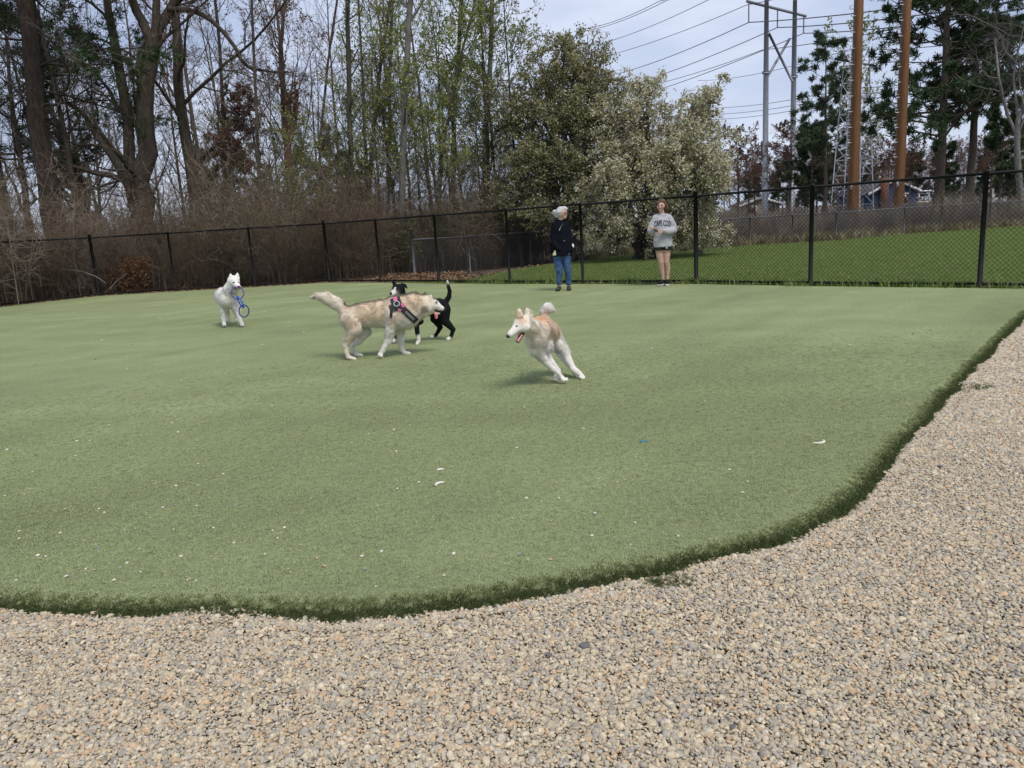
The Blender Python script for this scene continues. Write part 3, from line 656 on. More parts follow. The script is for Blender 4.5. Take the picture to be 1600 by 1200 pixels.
# --- copyable kinds -------------------------------------------------
def kind_slender(seed, h=15, leafm=None, nleaf=0, lsize=.07, bark=None, tw2=5):
    g = np.random.default_rng(seed); P0, R0 = stem(g, h, h * .0085, 12, (g.normal(0, .03), g.normal(0, .03)), .02)
    sp = [dict(c=26, start=.22, ang=(30, 62), lenf=(.16, .30), nseg=6, wander=.13, trop=.10, rf=.42, rmin=.012), dict(c=7, start=.2, ang=(25, 60), lenf=(.3, .6), nseg=4, wander=.16, trop=.06, rf=.5, rmin=.007), dict(c=tw2, start=.2, ang=(25, 60), lenf=(.3, .6), nseg=3, wander=.18, trop=.05, rf=.6, rmin=.0045)]
    tr, tw, last, g = make_tree(seed + 1, P0, R0, sp)
    lf = None
    if nleaf: V, q = leaf_quads(g, along(g, last, nleaf, .04), lsize); lf = (V, q, leafm)
    return tr, tw, lf
def kind_spread(seed, h=14, leafm=None, nleaf=0, lsize=.06):
    g = np.random.default_rng(seed); P0, R0 = stem(g, h * .8, h * .014, 10, (g.normal(0, .04), g.normal(0, .04)), .03, .25)
    sp = [dict(c=12, start=.28, ang=(30, 65), lenf=(.35, .6), nseg=8, wander=.16, trop=.05, rf=.55, rmin=.02), dict(c=8, start=.2, ang=(25, 60), lenf=(.3, .55), nseg=5, wander=.2, trop=.03, rf=.5, rmin=.010), dict(c=6, start=.15, ang=(25, 65), lenf=(.3, .6), nseg=4, wander=.2, trop=.02, rf=.55, rmin=.006), dict(c=3, start=.15, ang=(25, 60), lenf=(.35, .6), nseg=3, wander=.2, trop=0, rf=.6, rmin=.004)]
    tr, tw, last, g = make_tree(seed + 1, P0, R0, sp); lf = None
    if nleaf: V, q = leaf_quads(g, along(g, last, nleaf, .04), lsize); lf = (V, q, leafm)
    return tr, tw, lf
def needle_clumps(g, pos, dirs, n, size, w):
    N = len(pos); d = unit(np.repeat(dirs, n, 0) * .7 + g.normal(size=(N * n, 3)) * .75); p = np.repeat(pos, n, 0); s = (size * g.uniform(.6, 1.2, N * n))[:, None]
    b = g.normal(size=(N * n, 3)); b = unit(b - (b * d).sum(1, keepdims=True) * d) * w
    V = np.stack([p - b * .5, p + d * s * .5 - b, p + d * s, p + d * s * .5 + b], 1).reshape(-1, 3); return V, np.arange(N * n * 4).reshape(-1, 4)
def kind_pine(seed, h=18, base=.2, br=.24, nb=60, ncl=3000, size=.45, w=.05, nn=6, droop=.0, m=None, gap=.25):
    g = np.random.default_rng(seed); P0, R0 = stem(g, h, h * .014, 10, (g.normal(0, .015), 0), .012, .12)
    P, R = grow(g, P0, R0, c=nb, start=base, ang=(62, 95), lenf=(br * .6, br), nseg=7, wander=.10, trop=.05 - droop, rf=.4, rmin=.02)
    keep = g.uniform(size=len(P)) > gap; P, R = P[keep], R[keep]
    P2, R2 = grow(g, P, R, c=8, start=.25, ang=(30, 65), lenf=(.22, .42), nseg=3, wander=.12, trop=.05, rf=.5, rmin=.010)
    i = g.integers(0, len(P2), ncl); t = g.uniform(.25, 1, ncl); A = P2[i, 1] * (1 - t)[:, None] + P2[i, 3] * t[:, None]; dirs = unit(P2[i, 3] - P2[i, 0] + np.array([0, 0, .15]))
    V, q = needle_clumps(g, A + g.normal(size=A.shape) * .07, dirs, nn, size, w)
    return [tubes(P0, R0, 8), tubes(P, R, 5)], [tubes(P2, R2, 3)], (V, q, m or M_pine)

# --- trees read one by one from the photograph ----------------------
def hero(name, seed, lines, Y, spec, label, bark=None, twm=None, leafm=None, nleaf=0, lsize=.06, group=None, needles=None, lspread=.04, nlev=None):
    g = np.random.default_rng(seed); stems, radii = [], []; base = None
    for (pts, w0, w1) in lines:
        dy0 = 0 if base is None else g.uniform(-.2, .2)
        P = np.array([W(x, y, Y + (0 if base is None else dy0 + .55 * i * g.uniform(-.5, .8) * (1 if i > 0 else 0))) for i, (x, y) in enumerate(pts)])
        if base is None: base = np.array([P[0][0], Y, 0]); P[0][2] = -.15
        d = np.concatenate([[0], np.cumsum(np.linalg.norm(np.diff(P, axis=0), axis=1))]); t = np.linspace(0, d[-1], 12)
        Q = np.stack([np.interp(t, d, P[:, i]) for i in range(3)], 1); Q[1:-1] = (Q[:-2] + 2 * Q[1:-1] + Q[2:]) / 4; Q[1:-1] += g.normal(0, w0 / F_PX * Y * .10, Q[1:-1].shape)
        r = np.linspace(w0, w1, 12) / 2 * Y / F_PX
        if len(stems) == 0: r[0] *= 1.4; r[1] *= 1.1
        stems.append(Q - base); radii.append(r)
    P0, R0 = np.array(stems), np.array(radii); tr, tw, last, g = make_tree(seed + 5, P0, R0, spec, kt=10)
    lf = None
    if needles:
        i = g.integers(0, len(last), needles[0]); t = g.uniform(.2, 1, needles[0])[:, None]; n_ = last.shape[1] - 1; A = last[i, 1] * (1 - t) + last[i, n_] * t
        V, q = needle_clumps(g, A, unit(last[i, n_] - last[i, 0]), needles[1], needles[2], needles[3]); lf = (V, q, leafm)
    elif nleaf: V, q = leaf_quads(g, along(g, last, nleaf, lspread), lsize); lf = (V, q, leafm)
    return build_tree(name, tuple(base), tr, tw, label, group, bark, twm, lf)
SP_BIG = [dict(c=9, start=.3, ang=(30, 70), lenf=(.3, .55), nseg=8, wander=.17, trop=.03, rf=.38, rmin=.02), dict(c=7, start=.15, ang=(25, 65), lenf=(.35, .6), nseg=6, wander=.2, trop=.0, rf=.5, rmin=.011), dict(c=6, start=.15, ang=(25, 65), lenf=(.35, .6), nseg=4, wander=.22, trop=.0, rf=.55, rmin=.007), dict(c=4, start=.15, ang=(25, 65), lenf=(.35, .6), nseg=3, wander=.22, trop=.0, rf=.6, rmin=.005)]
SP_THIN = [dict(c=20, start=.25, ang=(30, 65), lenf=(.10, .22), nseg=6, wander=.15, trop=.08, rf=.40, rmin=.011), dict(c=6, start=.2, ang=(25, 60), lenf=(.3, .6), nseg=4, wander=.18, trop=.04, rf=.5, rmin=.007), dict(c=5, start=.2, ang=(25, 60), lenf=(.3, .6), nseg=3, wander=.2, trop=.02, rf=.6, rmin=.0045)]
SP_DROOP = [dict(c=34, start=.40, ang=(60, 100), lenf=(.22, .42), nseg=8, wander=.10, trop=-.03, rf=.22, rmin=.02), dict(c=9, start=.2, ang=(25, 60), lenf=(.25, .45), nseg=5, wander=.15, trop=-.03, rf=.5, rmin=.01), dict(c=6, start=.15, ang=(25, 60), lenf=(.3, .5), nseg=3, wander=.18, trop=-.02, rf=.6, rmin=.006)]

hero('pine_tree', 11, [([(92, 412), (76, 300), (58, 180), (44, 60), (28, -90), (15, -330)], 31, 15)], 25.0, SP_DROOP, 'thick dark pine trunk with drooping green boughs beside the fence', bark=mat('bark_pine', [(.018, .013, .010), (.045, .032, .024), (.08, .058, .044)], .95, 4, 8, stretch=(4, 4, .8), bump=(14, .9, .05)), leafm=M_pine3, needles=(7000, 6, .22, .013))
hero('bare_tree', 12, [([(224, 402), (222, 300), (226, 200), (232, 110), (240, 58)], 36, 20), ([(239, 66), (214, 20), (190, -40), (170, -160)], 15, 6), ([(240, 66), (256, 25), (285, -5), (330, -70), (360, -160)], 16, 6), ([(240, 64), (246, 10), (238, -100), (236, -200)], 12, 5),
     ([(212, 330), (205, 260), (201, 200), (188, 130), (178, 60), (165, -20), (152, -160)], 18, 7), ([(216, 312), (190, 265), (160, 225), (135, 185), (112, 158), (76, 150)], 15, 5), ([(262, 15), (290, 12), (325, 25), (350, 45), (368, 75), (378, 100), (405, 111), (450, 112)], 8, 3)],
     27.0, [dict(SP_BIG[0], c=6)] + SP_BIG[1:], 'big forked bare tree with a long limb arching over the fence', bark=M_bark, twm=M_twig, leafm=M_bud, nleaf=5000, lsize=.06)
hero('bare_tree', 13, [([(316, 400), (302, 300), (286, 200), (278, 120), (272, 40), (262, -160)], 20, 9), ([(300, 290), (318, 240), (345, 225), (375, 170)], 7, 3)], 29.0, SP_BIG, 'straight dark trunked tree with reddish buds behind the forked tree', bark=M_bark, leafm=M_bud, nleaf=20000, lsize=.075)
hero('bare_tree', 14, [([(144, 385), (130, 300), (112, 235), (84, 190), (60, 120)], 13, 6)], 30.0, SP_THIN, 'leaning crooked trunk between the pine and the forked tree', bark=M_bark)
hero('tree_snag', 15, [([(452, 390), (452, 300), (452, 215), (452, 145)], 11, 8), ([(448, 260), (443, 180), (436, 90), (444, 20), (452, -60)], 7, 4), ([(452, 220), (462, 190), (462, 130)], 5, 2)], 30.0, SP_THIN, 'broken topped snag with orange brown torn wood among bare trees', bark=mat('torn_wood', [(.09, .05, .03), (.17, .095, .055), (.15, .125, .10)], .95, 3, 7, stretch=(3, 3, .8)), leafm=M_brown_lf, nleaf=700, lsize=.10)
MIDTREES = [([(552, 420), (547, 200), (541, -60)], 9, 6, M_bark_g, 'slim straight mossy trunk rising out of the thicket', 400), ([(576, 400), (570, 190), (561, 0), (556, -80)], 5, 3, M_bark_g, 'very thin pole tree close beside a slim mossy trunk', 900),
            ([(571, 415), (578, 260), (592, 120), (606, 30), (618, -70)], 7.5, 4, M_bark, 'dark thin trunk leaning over towards the pale grey trunk', 900), ([(606, 390), (607, 230), (611, 60), (612, -60)], 6.5, 4, M_bark_g, 'thin brown trunk just beside the pale grey trunk', 1500),
            ([(626, 410), (628, 260), (634, 120), (643, 0), (650, -120)], 11.5, 8, M_bark_l, 'pale grey smooth trunk with fresh yellow green leaves', 2200), ([(703, 400), (708, 216), (716, 100), (722, 0), (726, -80)], 9, 5, M_bark_g, 'slim trunk with fresh leaves left bare low down', 2600),
            ([(752, 400), (758, 250), (766, 100), (772, -60)], 9, 6, M_bark_l, 'grey trunk standing close behind the taller flowering tree', 2600), ([(676, 400), (690, 240), (712, 120), (740, 10), (760, -60)], 4.5, 3, M_bark_g, 'thin sapling trunk leaning towards the flowering trees', 2600),
            ([(404, 400), (404, 250), (398, 120), (392, -40)], 6, 3.5, M_bark, 'thin dark trunk beside the broken snag', 0), ([(488, 400), (498, 250), (512, 90), (530, -20)], 5, 3, M_bark, 'thin dark trunk bending away from the broken snag', 0), ([(355, 400), (352, 250), (345, 100), (330, -60)], 6, 4, M_bark, 'thin trunk with reddish twigs beside the straight dark tree', 0)]
for i, (ln, w0, w1, bk, lab, nl) in enumerate(MIDTREES):
    hero('leafing_tree' if nl else 'bare_tree', 40 + i * 3, [(ln, w0, w1)], 25.5 + (i * 37 % 7) * .7, SP_THIN, lab, bark=bk, leafm=M_lf_y, nleaf=nl * 2, lsize=.075, lspread=.07)

# --- copied kinds ----------------------------------------------------
def place_kind(name, data, label, group, spots, bark, twm):
    src = None
    for (x, Y, s, rz) in spots:
        p = up_at(x, 345, Y, 0)
        if src is None: src = build_tree(name, tuple(p), *data[:2], label, group, bark, twm, data[2], rz); o = src
        else: o = copy_tree(src); o.location = p
        o.rotation_euler = (random.uniform(-.03, .03), random.uniform(-.03, .03), rz); o.scale = (s, s, s * random.uniform(.92, 1.1))
def spots(x0, x1, n, Y0, Y1, s0, s1):
    return [(x0 + (x1 - x0) * (i + random.uniform(.05, .95)) / n, random.uniform(Y0, Y1), random.uniform(s0, s1), random.uniform(0, 6.28)) for i in range(n)]
place_kind('bare_tree', kind_slender(101, 15), 'slender bare tree among others deep in the woods', 'slender bare trees in the woods', spots(-260, 760, 18, 31, 54, .75, 1.1), M_bark, M_twig)
place_kind('bare_tree', kind_slender(102, 13, M_bud, 5000, .07), 'slender tree with reddish brown buds deep in the woods', 'budding trees in the woods', spots(-260, 640, 11, 36, 62, .75, 1.1), M_bark, M_twig)
place_kind('bare_tree', kind_spread(103, 13), 'spreading bare tree with fine twigs deep in the woods', 'spreading bare trees in the woods', spots(-300, 700, 11, 36, 64, .6, .95), M_bark, M_twig)
place_kind('leafing_sapling', kind_slender(104, 8, M_lf_y, 2400, .075), 'thin sapling with fresh yellow green leaves above the thicket', 'leafing saplings at the wood edge', spots(580, 830, 10, 24.5, 31, .7, 1.2), M_bark_g, M_twig_g)
place_kind('leafing_sapling', kind_slender(105, 6, M_lf_y, 2600, .07), 'small sapling just breaking leaf in the brown thicket', 'small saplings in the thicket', spots(340, 560, 6, 24.5, 30, .7, 1.1), M_bark_g, M_twig_g)
place_kind('pine_tree', kind_pine(110, 12, .12, .26, 60, 4200, .36, .03, 7, m=M_pine3), 'dark green pine half hidden behind the bare woods', 'pines behind the bare woods', [(120, 66, .8, 0), (330, 66, .8, 3), (400, 70, .8, 4), (478, 58, .62, 1), (530, 50, .58, 5), (560, 54, .5, 2.4)], M_bark, M_twig)

place_kind('bare_tree', kind_spread(112, 11), 'grey twiggy bare tree close behind the fence by the thick pine', 'twiggy trees by the thick pine', [(-30, 24.5, .9, 0), (125, 26.5, .95, 2.2), (40, 27, 1.0, 4.1)], M_bark, M_twig_g)
_p = kind_pine(111, 15, .30, .30, 60, 6000, .28, .019, 6, droop=.08, m=M_pine3)
place_kind('pine_tree', _p, 'dark pine with drooping boughs close behind the thick pine trunk', None, [(20, 29.5, 1.0, 0)], M_bark, M_twig)
# --- right side: pines, maples, far tree line -----------------------
def single(name, data, x, Y, s, rz, label, bark, twm, group=None):
    p = up_at(x, 320, Y, 0); o = build_tree(name, tuple(p), *data[:2], label, group, bark, twm, data[2], rz); o.scale = (s, s, s); return o
single('pine_tree', kind_pine(120, 27, .20, .27, 95, 15000, .5, .04, 5, gap=.1, m=M_pine), 1466, 62, 1.0, 1.0, 'huge dark white pine with wide layered boughs beside the wooden poles', M_bark, M_twig)
single('pine_tree', kind_pine(121, 26, .30, .20, 70, 8000, .48, .04, 5, gap=.2, m=M_pine), 1514, 64, 1.0, 3.0, 'tall sparse pine close beside the huge white pine', M_bark, M_twig)
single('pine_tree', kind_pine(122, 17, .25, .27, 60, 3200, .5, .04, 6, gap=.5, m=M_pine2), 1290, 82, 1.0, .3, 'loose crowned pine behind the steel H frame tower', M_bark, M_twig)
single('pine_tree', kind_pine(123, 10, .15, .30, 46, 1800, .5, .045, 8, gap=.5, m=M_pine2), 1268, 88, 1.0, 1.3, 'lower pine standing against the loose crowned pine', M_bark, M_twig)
single('pine_tree', kind_pine(124, 11, .1, .28, 46, 2600, .5, .045, 8, gap=.3, m=M_pine), 1560, 78, .9, 2.1, 'low bushy pine under the tall sparse pine', M_bark, M_twig)
single('leafing_tree', kind_slender(125, 19, M_lf_y, 5000, .22), 1343, 86, 1.0, 0, 'tall tree in pale yellow green leaf behind the lattice tower', M_bark_l, M_twig_g)
def right_bare():
    return hero('bare_tree', 131, [([(1598, 350), (1596, 300), (1590, 240), (1586, 205), (1600, 160), (1610, 80), (1605, 0)], 10, 5), ([(1588, 210), (1570, 170), (1560, 120), (1555, 60)], 5, 2.5), ([(1592, 190), (1582, 120), (1600, 40)], 4, 2)], 46.0, SP_BIG[:3], 'crooked pale bare tree standing beside the tall sparse pine', bark=M_bark_l, twm=M_twig_g)
right_bare()
mp = kind_spread(126, 12, M_bud, 20000, .11)
place_kind('maple_tree', mp, 'maple in dark red bud beyond the power line', 'red budding maples beyond the power line', [(1152, 80, .85, 0), (1232, 92, .95, 1), (1385, 96, .9, 2), (1420, 84, .7, 3), (1180, 100, .8, 4), (1545, 100, .9, 5)], M_bark, M_twig)
place_kind('bare_tree', kind_spread(127, 12, M_bud, 7000, .11), 'brown bare tree in the far tree line', 'far brown tree line', spots(1080, 1720, 46, 100, 150, .65, 1.0) + spots(760, 1080, 8, 60, 90, .6, .8), M_bark, M_twig)
place_kind('pine_tree', kind_pine(128, 11, .05, .30, 50, 2400, .6, .06, 6), 'small dark pine standing in the far tree line', 'far pines', spots(1090, 1700, 12, 100, 145, .5, .9), M_bark, M_twig)

# --- the two flowering crab apples ----------------------------------
M_flower = rnd_mat('apple_blossom', [(.27, .27, .115), (.68, .62, .46), (.40, .38, .19), (.76, .71, .57), (.21, .22, .08), (.64, .59, .42), (.70, .65, .49), (.50, .47, .28)], .8, 'island', .15, trans=.4, const=True)
M_flower2 = rnd_mat('apple_leaf', [(.17, .18, .065), (.29, .28, .12), (.54, .49, .34), (.21, .22, .08), (.38, .355, .18), (.15, .165, .06), (.60, .54, .40), (.25, .25, .10)], .8, 'island', .15, trans=.4, const=True)
def crab(seed, bx, by, Y, lobes, nper, label, m, lsz):
    g = np.random.default_rng(seed); base = up_at(bx, by, Y, 0.0); mid = base + np.array([0, 0, 1.2]); tr, tw, lv = [], [], []
    L1, R1 = [], []
    for (x, y, dY, rpx, ry, dens) in lobes:
        c = W(x, y, Y + dY); rad = np.array([rpx, (rpx + ry) * .45, ry]) / F_PX * Y
        t = np.linspace(0, 1, 10)[:, None]; start = base + np.array([g.normal(0, .12), g.normal(0, .12), -.1]); bend = mid + (c - mid) * .35 + g.normal(0, .2, 3); bend[2] = max(bend[2], .8)
        limb = start * (1 - t) ** 2 + 2 * bend * t * (1 - t) + c * t ** 2 + g.normal(0, .04, (10, 3)); L1.append(limb); R1.append(np.linspace(.11, .035, 10))
        # sub limbs run from the limb out to the lobe surface
        K = int(34 * dens); d = unit(g.normal(size=(K, 3)) * np.array([1.25, 1.1, .75]) + np.array([.12, -.25, .0])); tip = c + d * rad * np.array([1.2, 1.1, .95]) * g.uniform(.7, 1.12, K)[:, None]; tip[:, 2] -= .12 * rad[2]
        st = limb[g.integers(5, 10, K)]; tt = np.linspace(0, 1, 8)[None, :, None]; bd = (st + tip) / 2 + np.array([0, 0, .5]) * rad[2] + g.normal(0, .15, (K, 3))
        S = st[:, None] * (1 - tt) ** 2 + 2 * bd[:, None] * tt * (1 - tt) + tip[:, None] * tt ** 2; SR = np.repeat(np.linspace(.026, .008, 8)[None], K, 0); tw.append(tubes(S, SR, 4))
        P3, R3 = grow(g, S, SR, c=8, start=.3, ang=(30, 75), lenf=(.2, .42), nseg=4, wander=.22, trop=-.10, rf=.6, rmin=.006); tw.append(tubes(P3, R3, 3))
        n = int(nper * dens); cc = along(g, P3, n // 12, .02, .2); pos = np.repeat(cc, 12, 0) + g.normal(0, 1, (len(cc) * 12, 3)) * np.repeat(g.uniform(.03, .10, (len(cc), 1)), 12, 0); lv.append(pos)
        lv.append(along(g, S, n // 6, .05, .5))
    L1, R1 = np.array(L1), np.array(R1); V, q = leaf_quads(g, np.concatenate(lv) - base, lsz, aspect=.75)
    root = empty('flowering_tree', tuple(base), label, 'tree', None)
    o = link('trunk', tmesh('trunk', [tubes(L1 - base, R1, 7)]), root, M_bark)
    vv, qq = join(tw); o = link('crown', mesh_np('crown', vv - base, [qq], True), root, M_twig); link('blossom', mesh_np('blossom', V, [q]), o, m)
crab(201, 895, 412, 25.8, [(880, 85, 0, 50, 50, .9), (835, 150, .3, 60, 70, 1.1), (905, 160, -.3, 62, 65, 1.1), (850, 245, -.2, 68, 62, 1.2), (925, 255, -.6, 60, 65, 1.0), (815, 235, .6, 45, 70, .8), (870, 325, -.7, 60, 45, .9), (925, 75, .1, 26, 26, .3), (905, 105, .2, 45, 45, .6), (795, 300, .4, 40, 60, .7), (800, 165, .8, 40, 50, .6), (930, 330, .2, 50, 50, .7), (955, 185, -.4, 48, 50, .9), (950, 130, .0, 34, 26, .45)], 5600, 'taller flowering tree with olive leaves and fewer white blossoms', M_flower2, .066)
crab(202, 1005, 408, 24.6, [(985, 180, 0, 58, 55, 1.0), (1040, 240, -.3, 66, 70, 1.2), (1095, 235, .1, 46, 62, 1.0), (1088, 160, .2, 34, 40, .5), (1120, 135, .2, 20, 18, .2), (1018, 130, .1, 26, 24, .3), (985, 270, -.8, 60, 60, 1.1), (1060, 315, -.7, 62, 50, 1.0), (1105, 310, 0, 32, 60, .7), (1000, 345, -.9, 60, 38, .9), (1118, 372, .1, 24, 34, .35), (945, 300, -.4, 45, 60, .9), (960, 225, -.2, 45, 50, .8), (1075, 265, -.9, 55, 60, 1.0), (940, 370, -.6, 45, 35, .6), (1060, 365, -.8, 50, 32, .7)], 5800, 'spreading flowering tree covered in cream white blossom behind the fence', M_flower, .068)

# ------------------------------------------------------------------ undergrowth: bare thickets (stuff)
def shrub_mesh(seed, stems, h, lean, sub=(6, 4), r=.009, leafn=0, wild=0):
    g = np.random.default_rng(seed); a = g.uniform(0, 6.28, stems); P = []; t = np.linspace(0, 1, 7)
    for k in range(stems):
        hh = h * g.uniform(.5, 1); l = lean * g.uniform(.1, 1) * hh; x0, y0 = g.normal(0, .25, 2)
        P.append(np.stack([x0 + math.cos(a[k]) * l * t ** 1.6 + np.cumsum(g.normal(0, .02, 7)) * hh * .3, y0 + math.sin(a[k]) * l * t ** 1.6 + np.cumsum(g.normal(0, .02, 7)) * hh * .3, hh * (t - .18 * lean * t ** 2)], 1))
    P = np.array(P); R = np.repeat(np.linspace(r, r * .45, 7)[None], stems, 0); P[:, 0, 2] = -.08; parts = [tubes(P, R, 3)]
    wa = .18 + .16 * wild; an = (20 + 15 * wild, 60 + 25 * wild); P2, R2 = grow(g, P, R, c=sub[0], start=.12, ang=an, lenf=(.2, .5), nseg=5, wander=wa, trop=.05 - .04 * wild, rf=.65, rmin=.0042); parts.append(tubes(P2, R2, 3))
    P3, R3 = grow(g, P2, R2, c=sub[1], start=.2, ang=an, lenf=(.25, .6), nseg=3, wander=wa, trop=.03 - .03 * wild, rf=.7, rmin=.0032); parts.append(tubes(P3, R3, 3))
    V, q = join(parts)
    if leafn:
        v2, q2 = leaf_quads(g, along(g, P3, leafn, .03), .06); me = mesh_np('shrub_shape', np.concatenate([V, v2]), [np.concatenate([q, q2 + len(V)])], fmat=np.concatenate([np.zeros(len(q)), np.ones(len(q2))]), mats=[M_twig, M_lf_y]); return me
    return mesh_np('shrub_shape', V, [q])
M_brush = rnd_mat('brush_twig', [(.095, .07, .046), (.18, .135, .095), (.13, .10, .06), (.27, .225, .175), (.16, .105, .075), (.11, .095, .055)], .9, 'object', .2)
M_brush_g = rnd_mat('scrub_twig', [(.11, .085, .078), (.22, .18, .155), (.15, .115, .10), (.33, .28, .21), (.26, .21, .13), (.17, .13, .12)], .9, 'object', .2)
BR = proto_coll('thicket_shrub', [shrub_mesh(500 + i, 11, 2.9, .55, (8, 6), .009, wild=1) for i in range(8)], [M_brush])
BRL = proto_coll('leafing_shrub', [shrub_mesh(520 + i, 16, 2.4, .5, (6, 4), .009, 800) for i in range(2)], [M_brush])
SCR = proto_coll('scrub_shrub', [shrub_mesh(540 + i, 22, 2.0, .35, (4, 2), .016) for i in range(6)], [M_brush_g])
def wood_pts(n, x0, x1, d0, d1, power=1.0):
    k = rng.uniform(x0, x1, n); a = np.clip(k.astype(int), 0, len(wl_) - 2); b = wl_[a] + (wl_[a + 1] - wl_[a]) * (k - a)[:, None]; d = d0 + (d1 - d0) * rng.uniform(size=n) ** power
    return np.column_stack([b[:, 0] + rng.normal(0, .3, n), b[:, 1] + d, np.full(n, -.05)])
P = np.concatenate([wood_pts(300, .2, 7.6, .8, 6, 1.2), wood_pts(330, .2, 8.6, 5, 24, 1.1), wood_pts(70, 7.4, 9.6, 5.2, 12), wood_pts(60, 9.0, 10.8, 8.2, 12)])
P = P[~in_poly(P, lp)]
_gx = np.array([p[0] for p in gpost]); _sx = 800 + F_PX * ((P - np.array([0, 0, CAM_H])) @ RM[:, 0]) / -((P - np.array([0, 0, CAM_H])) @ RM[:, 2])
P = P[~((_sx > 585) & (P[:, 1] < np.interp(P[:, 0], _gx, gpost[:, 1]) + .7))]          # the strip in front of the low fence is open
n = len(P); scatter('thicket', P, np.column_stack([rng.normal(0, .08, (n, 2)), rng.uniform(0, 6.28, n)]), np.where(rng.uniform(size=n) < .8, rng.uniform(.5, .95, n), rng.uniform(.95, 1.6, n)), rng.integers(0, 8, n), BR, 'dense brown leafless thicket behind the fence', 'undergrowth')
P = np.array([up_at(x, 400, Y, -.05) for x, Y in ((398, 24.5), (412, 25.5), (380, 26), (50, 23.2), (95, 23.4), (30, 23.0), (120, 23.6), (560, 25), (640, 25.5), (690, 26), (740, 26.5), (780, 27.5), (820, 28))]); n = len(P)
scatter('leafing_undergrowth', P, np.column_stack([np.zeros((n, 2)), rng.uniform(0, 6.28, n)]), np.array([1.1, 1.0, 1.2, .45, .5, .4, .45] + [1.1] * 6), rng.integers(0, 2, n), BRL, 'undergrowth just coming into green leaf in the thicket', 'undergrowth')
# grey scrub bank behind the low fence
P = []
for i in range(620):
    k = rng.uniform(3.6, 12.8); a = int(k); b = gpost[a] + (gpost[a + 1] - gpost[a]) * (k - a); P.append((b[0] + rng.normal(0, .3), b[1] + .35 + rng.uniform() ** 1.3 * 9, -.06))
P = np.array(P); n = len(P); scatter('scrub', P, np.column_stack([rng.normal(0, .1, (n, 2)), rng.uniform(0, 6.28, n)]), np.column_stack([rng.uniform(.45, .8, n)] * 2 + [rng.uniform(.3, .7, n) + (rng.uniform(size=n) < .2) * .3]), rng.integers(0, 6, n), SCR, 'grey brown leafless scrub bank behind the low fence', 'undergrowth')

M_dry = rnd_mat('dry_grass', [(.33, .27, .165), (.42, .35, .23), (.26, .21, .135), (.22, .225, .09), (.24, .18, .14)], .85, 'object', .2, trans=.2)
DRY = proto_coll('dry_tuft', [tuft(90 + i, 20, .36, .02, .1, .22, .2) for i in range(5)], [M_dry])
P = []
for i in range(1500):
    k = rng.uniform(2.6, 12.8); a = int(k); b = gpost[a] + (gpost[a + 1] - gpost[a]) * (k - a); P.append((b[0] + rng.normal(0, .3), b[1] - .25 + abs(rng.normal(0, .8)), -.06))
P = np.array(P); n = len(P); scatter('dry_grass', P, np.column_stack([rng.normal(0, .1, (n, 2)), rng.uniform(0, 6.28, n)]), rng.uniform(.4, 1.3, n), rng.integers(0, 5, n), DRY, 'tan dry grass along the low grey fence', 'grass')
# fallen branch with brown leaves, and pale fallen limbs behind the fence
def fallen():
    c = up_at(185, 430, 23.0, 0); g = np.random.default_rng(77); root = empty('fallen_branch', tuple(c), 'fallen branch with orange brown dead leaves lying behind the fence', 'branch')
    P = np.array([[(-.5, 0, .05), (-.1, .1, .35), (.3, .2, .6), (.6, .25, .75)], [(-.4, -.1, .05), (.1, -.1, .3), (.5, -.1, .5), (.8, 0, .6)], [(-.3, .1, .05), (0, .2, .45), (.2, .2, .7), (.5, .3, .9)]]); R = np.full((3, 4), .02)
    P2, R2 = grow(g, P, R, c=9, start=.2, ang=(25, 70), lenf=(.3, .6), nseg=4, wander=.2, trop=0, rf=.6, rmin=.006); link('limb', tmesh('limb', [tubes(P, R, 5), tubes(P2, R2, 3)]), root, M_twig)
    V, q = leaf_quads(g, along(g, P2, 1500, .07), .085); link('leaves', mesh_np('leaves', V, [q]), root, M_brown_lf)
    for k, (ln, w) in enumerate([([(98, 421), (130, 425), (150, 432), (166, 443)], .05), ([(172, 451), (182, 440), (195, 430), (203, 424)], .03)]):
        Pw = np.array([W(x, y, 22.3 + .15 * k) for x, y in ln]); Pw[:, 2] = np.maximum(Pw[:, 2], .03); c = Pw.mean(0); c[2] = 0; mb = MB(); mb.tube(Pw - c, np.linspace(w * .6, w * .25, 4), 6); o = mb.build('fallen_limb', M_twig_g, None, True); o.location = c
        tag(o, ['thick pale barkless limb lying behind the fence', 'thin pale stick propped up before the brown leaved branch'][k], 'branch')
fallen()

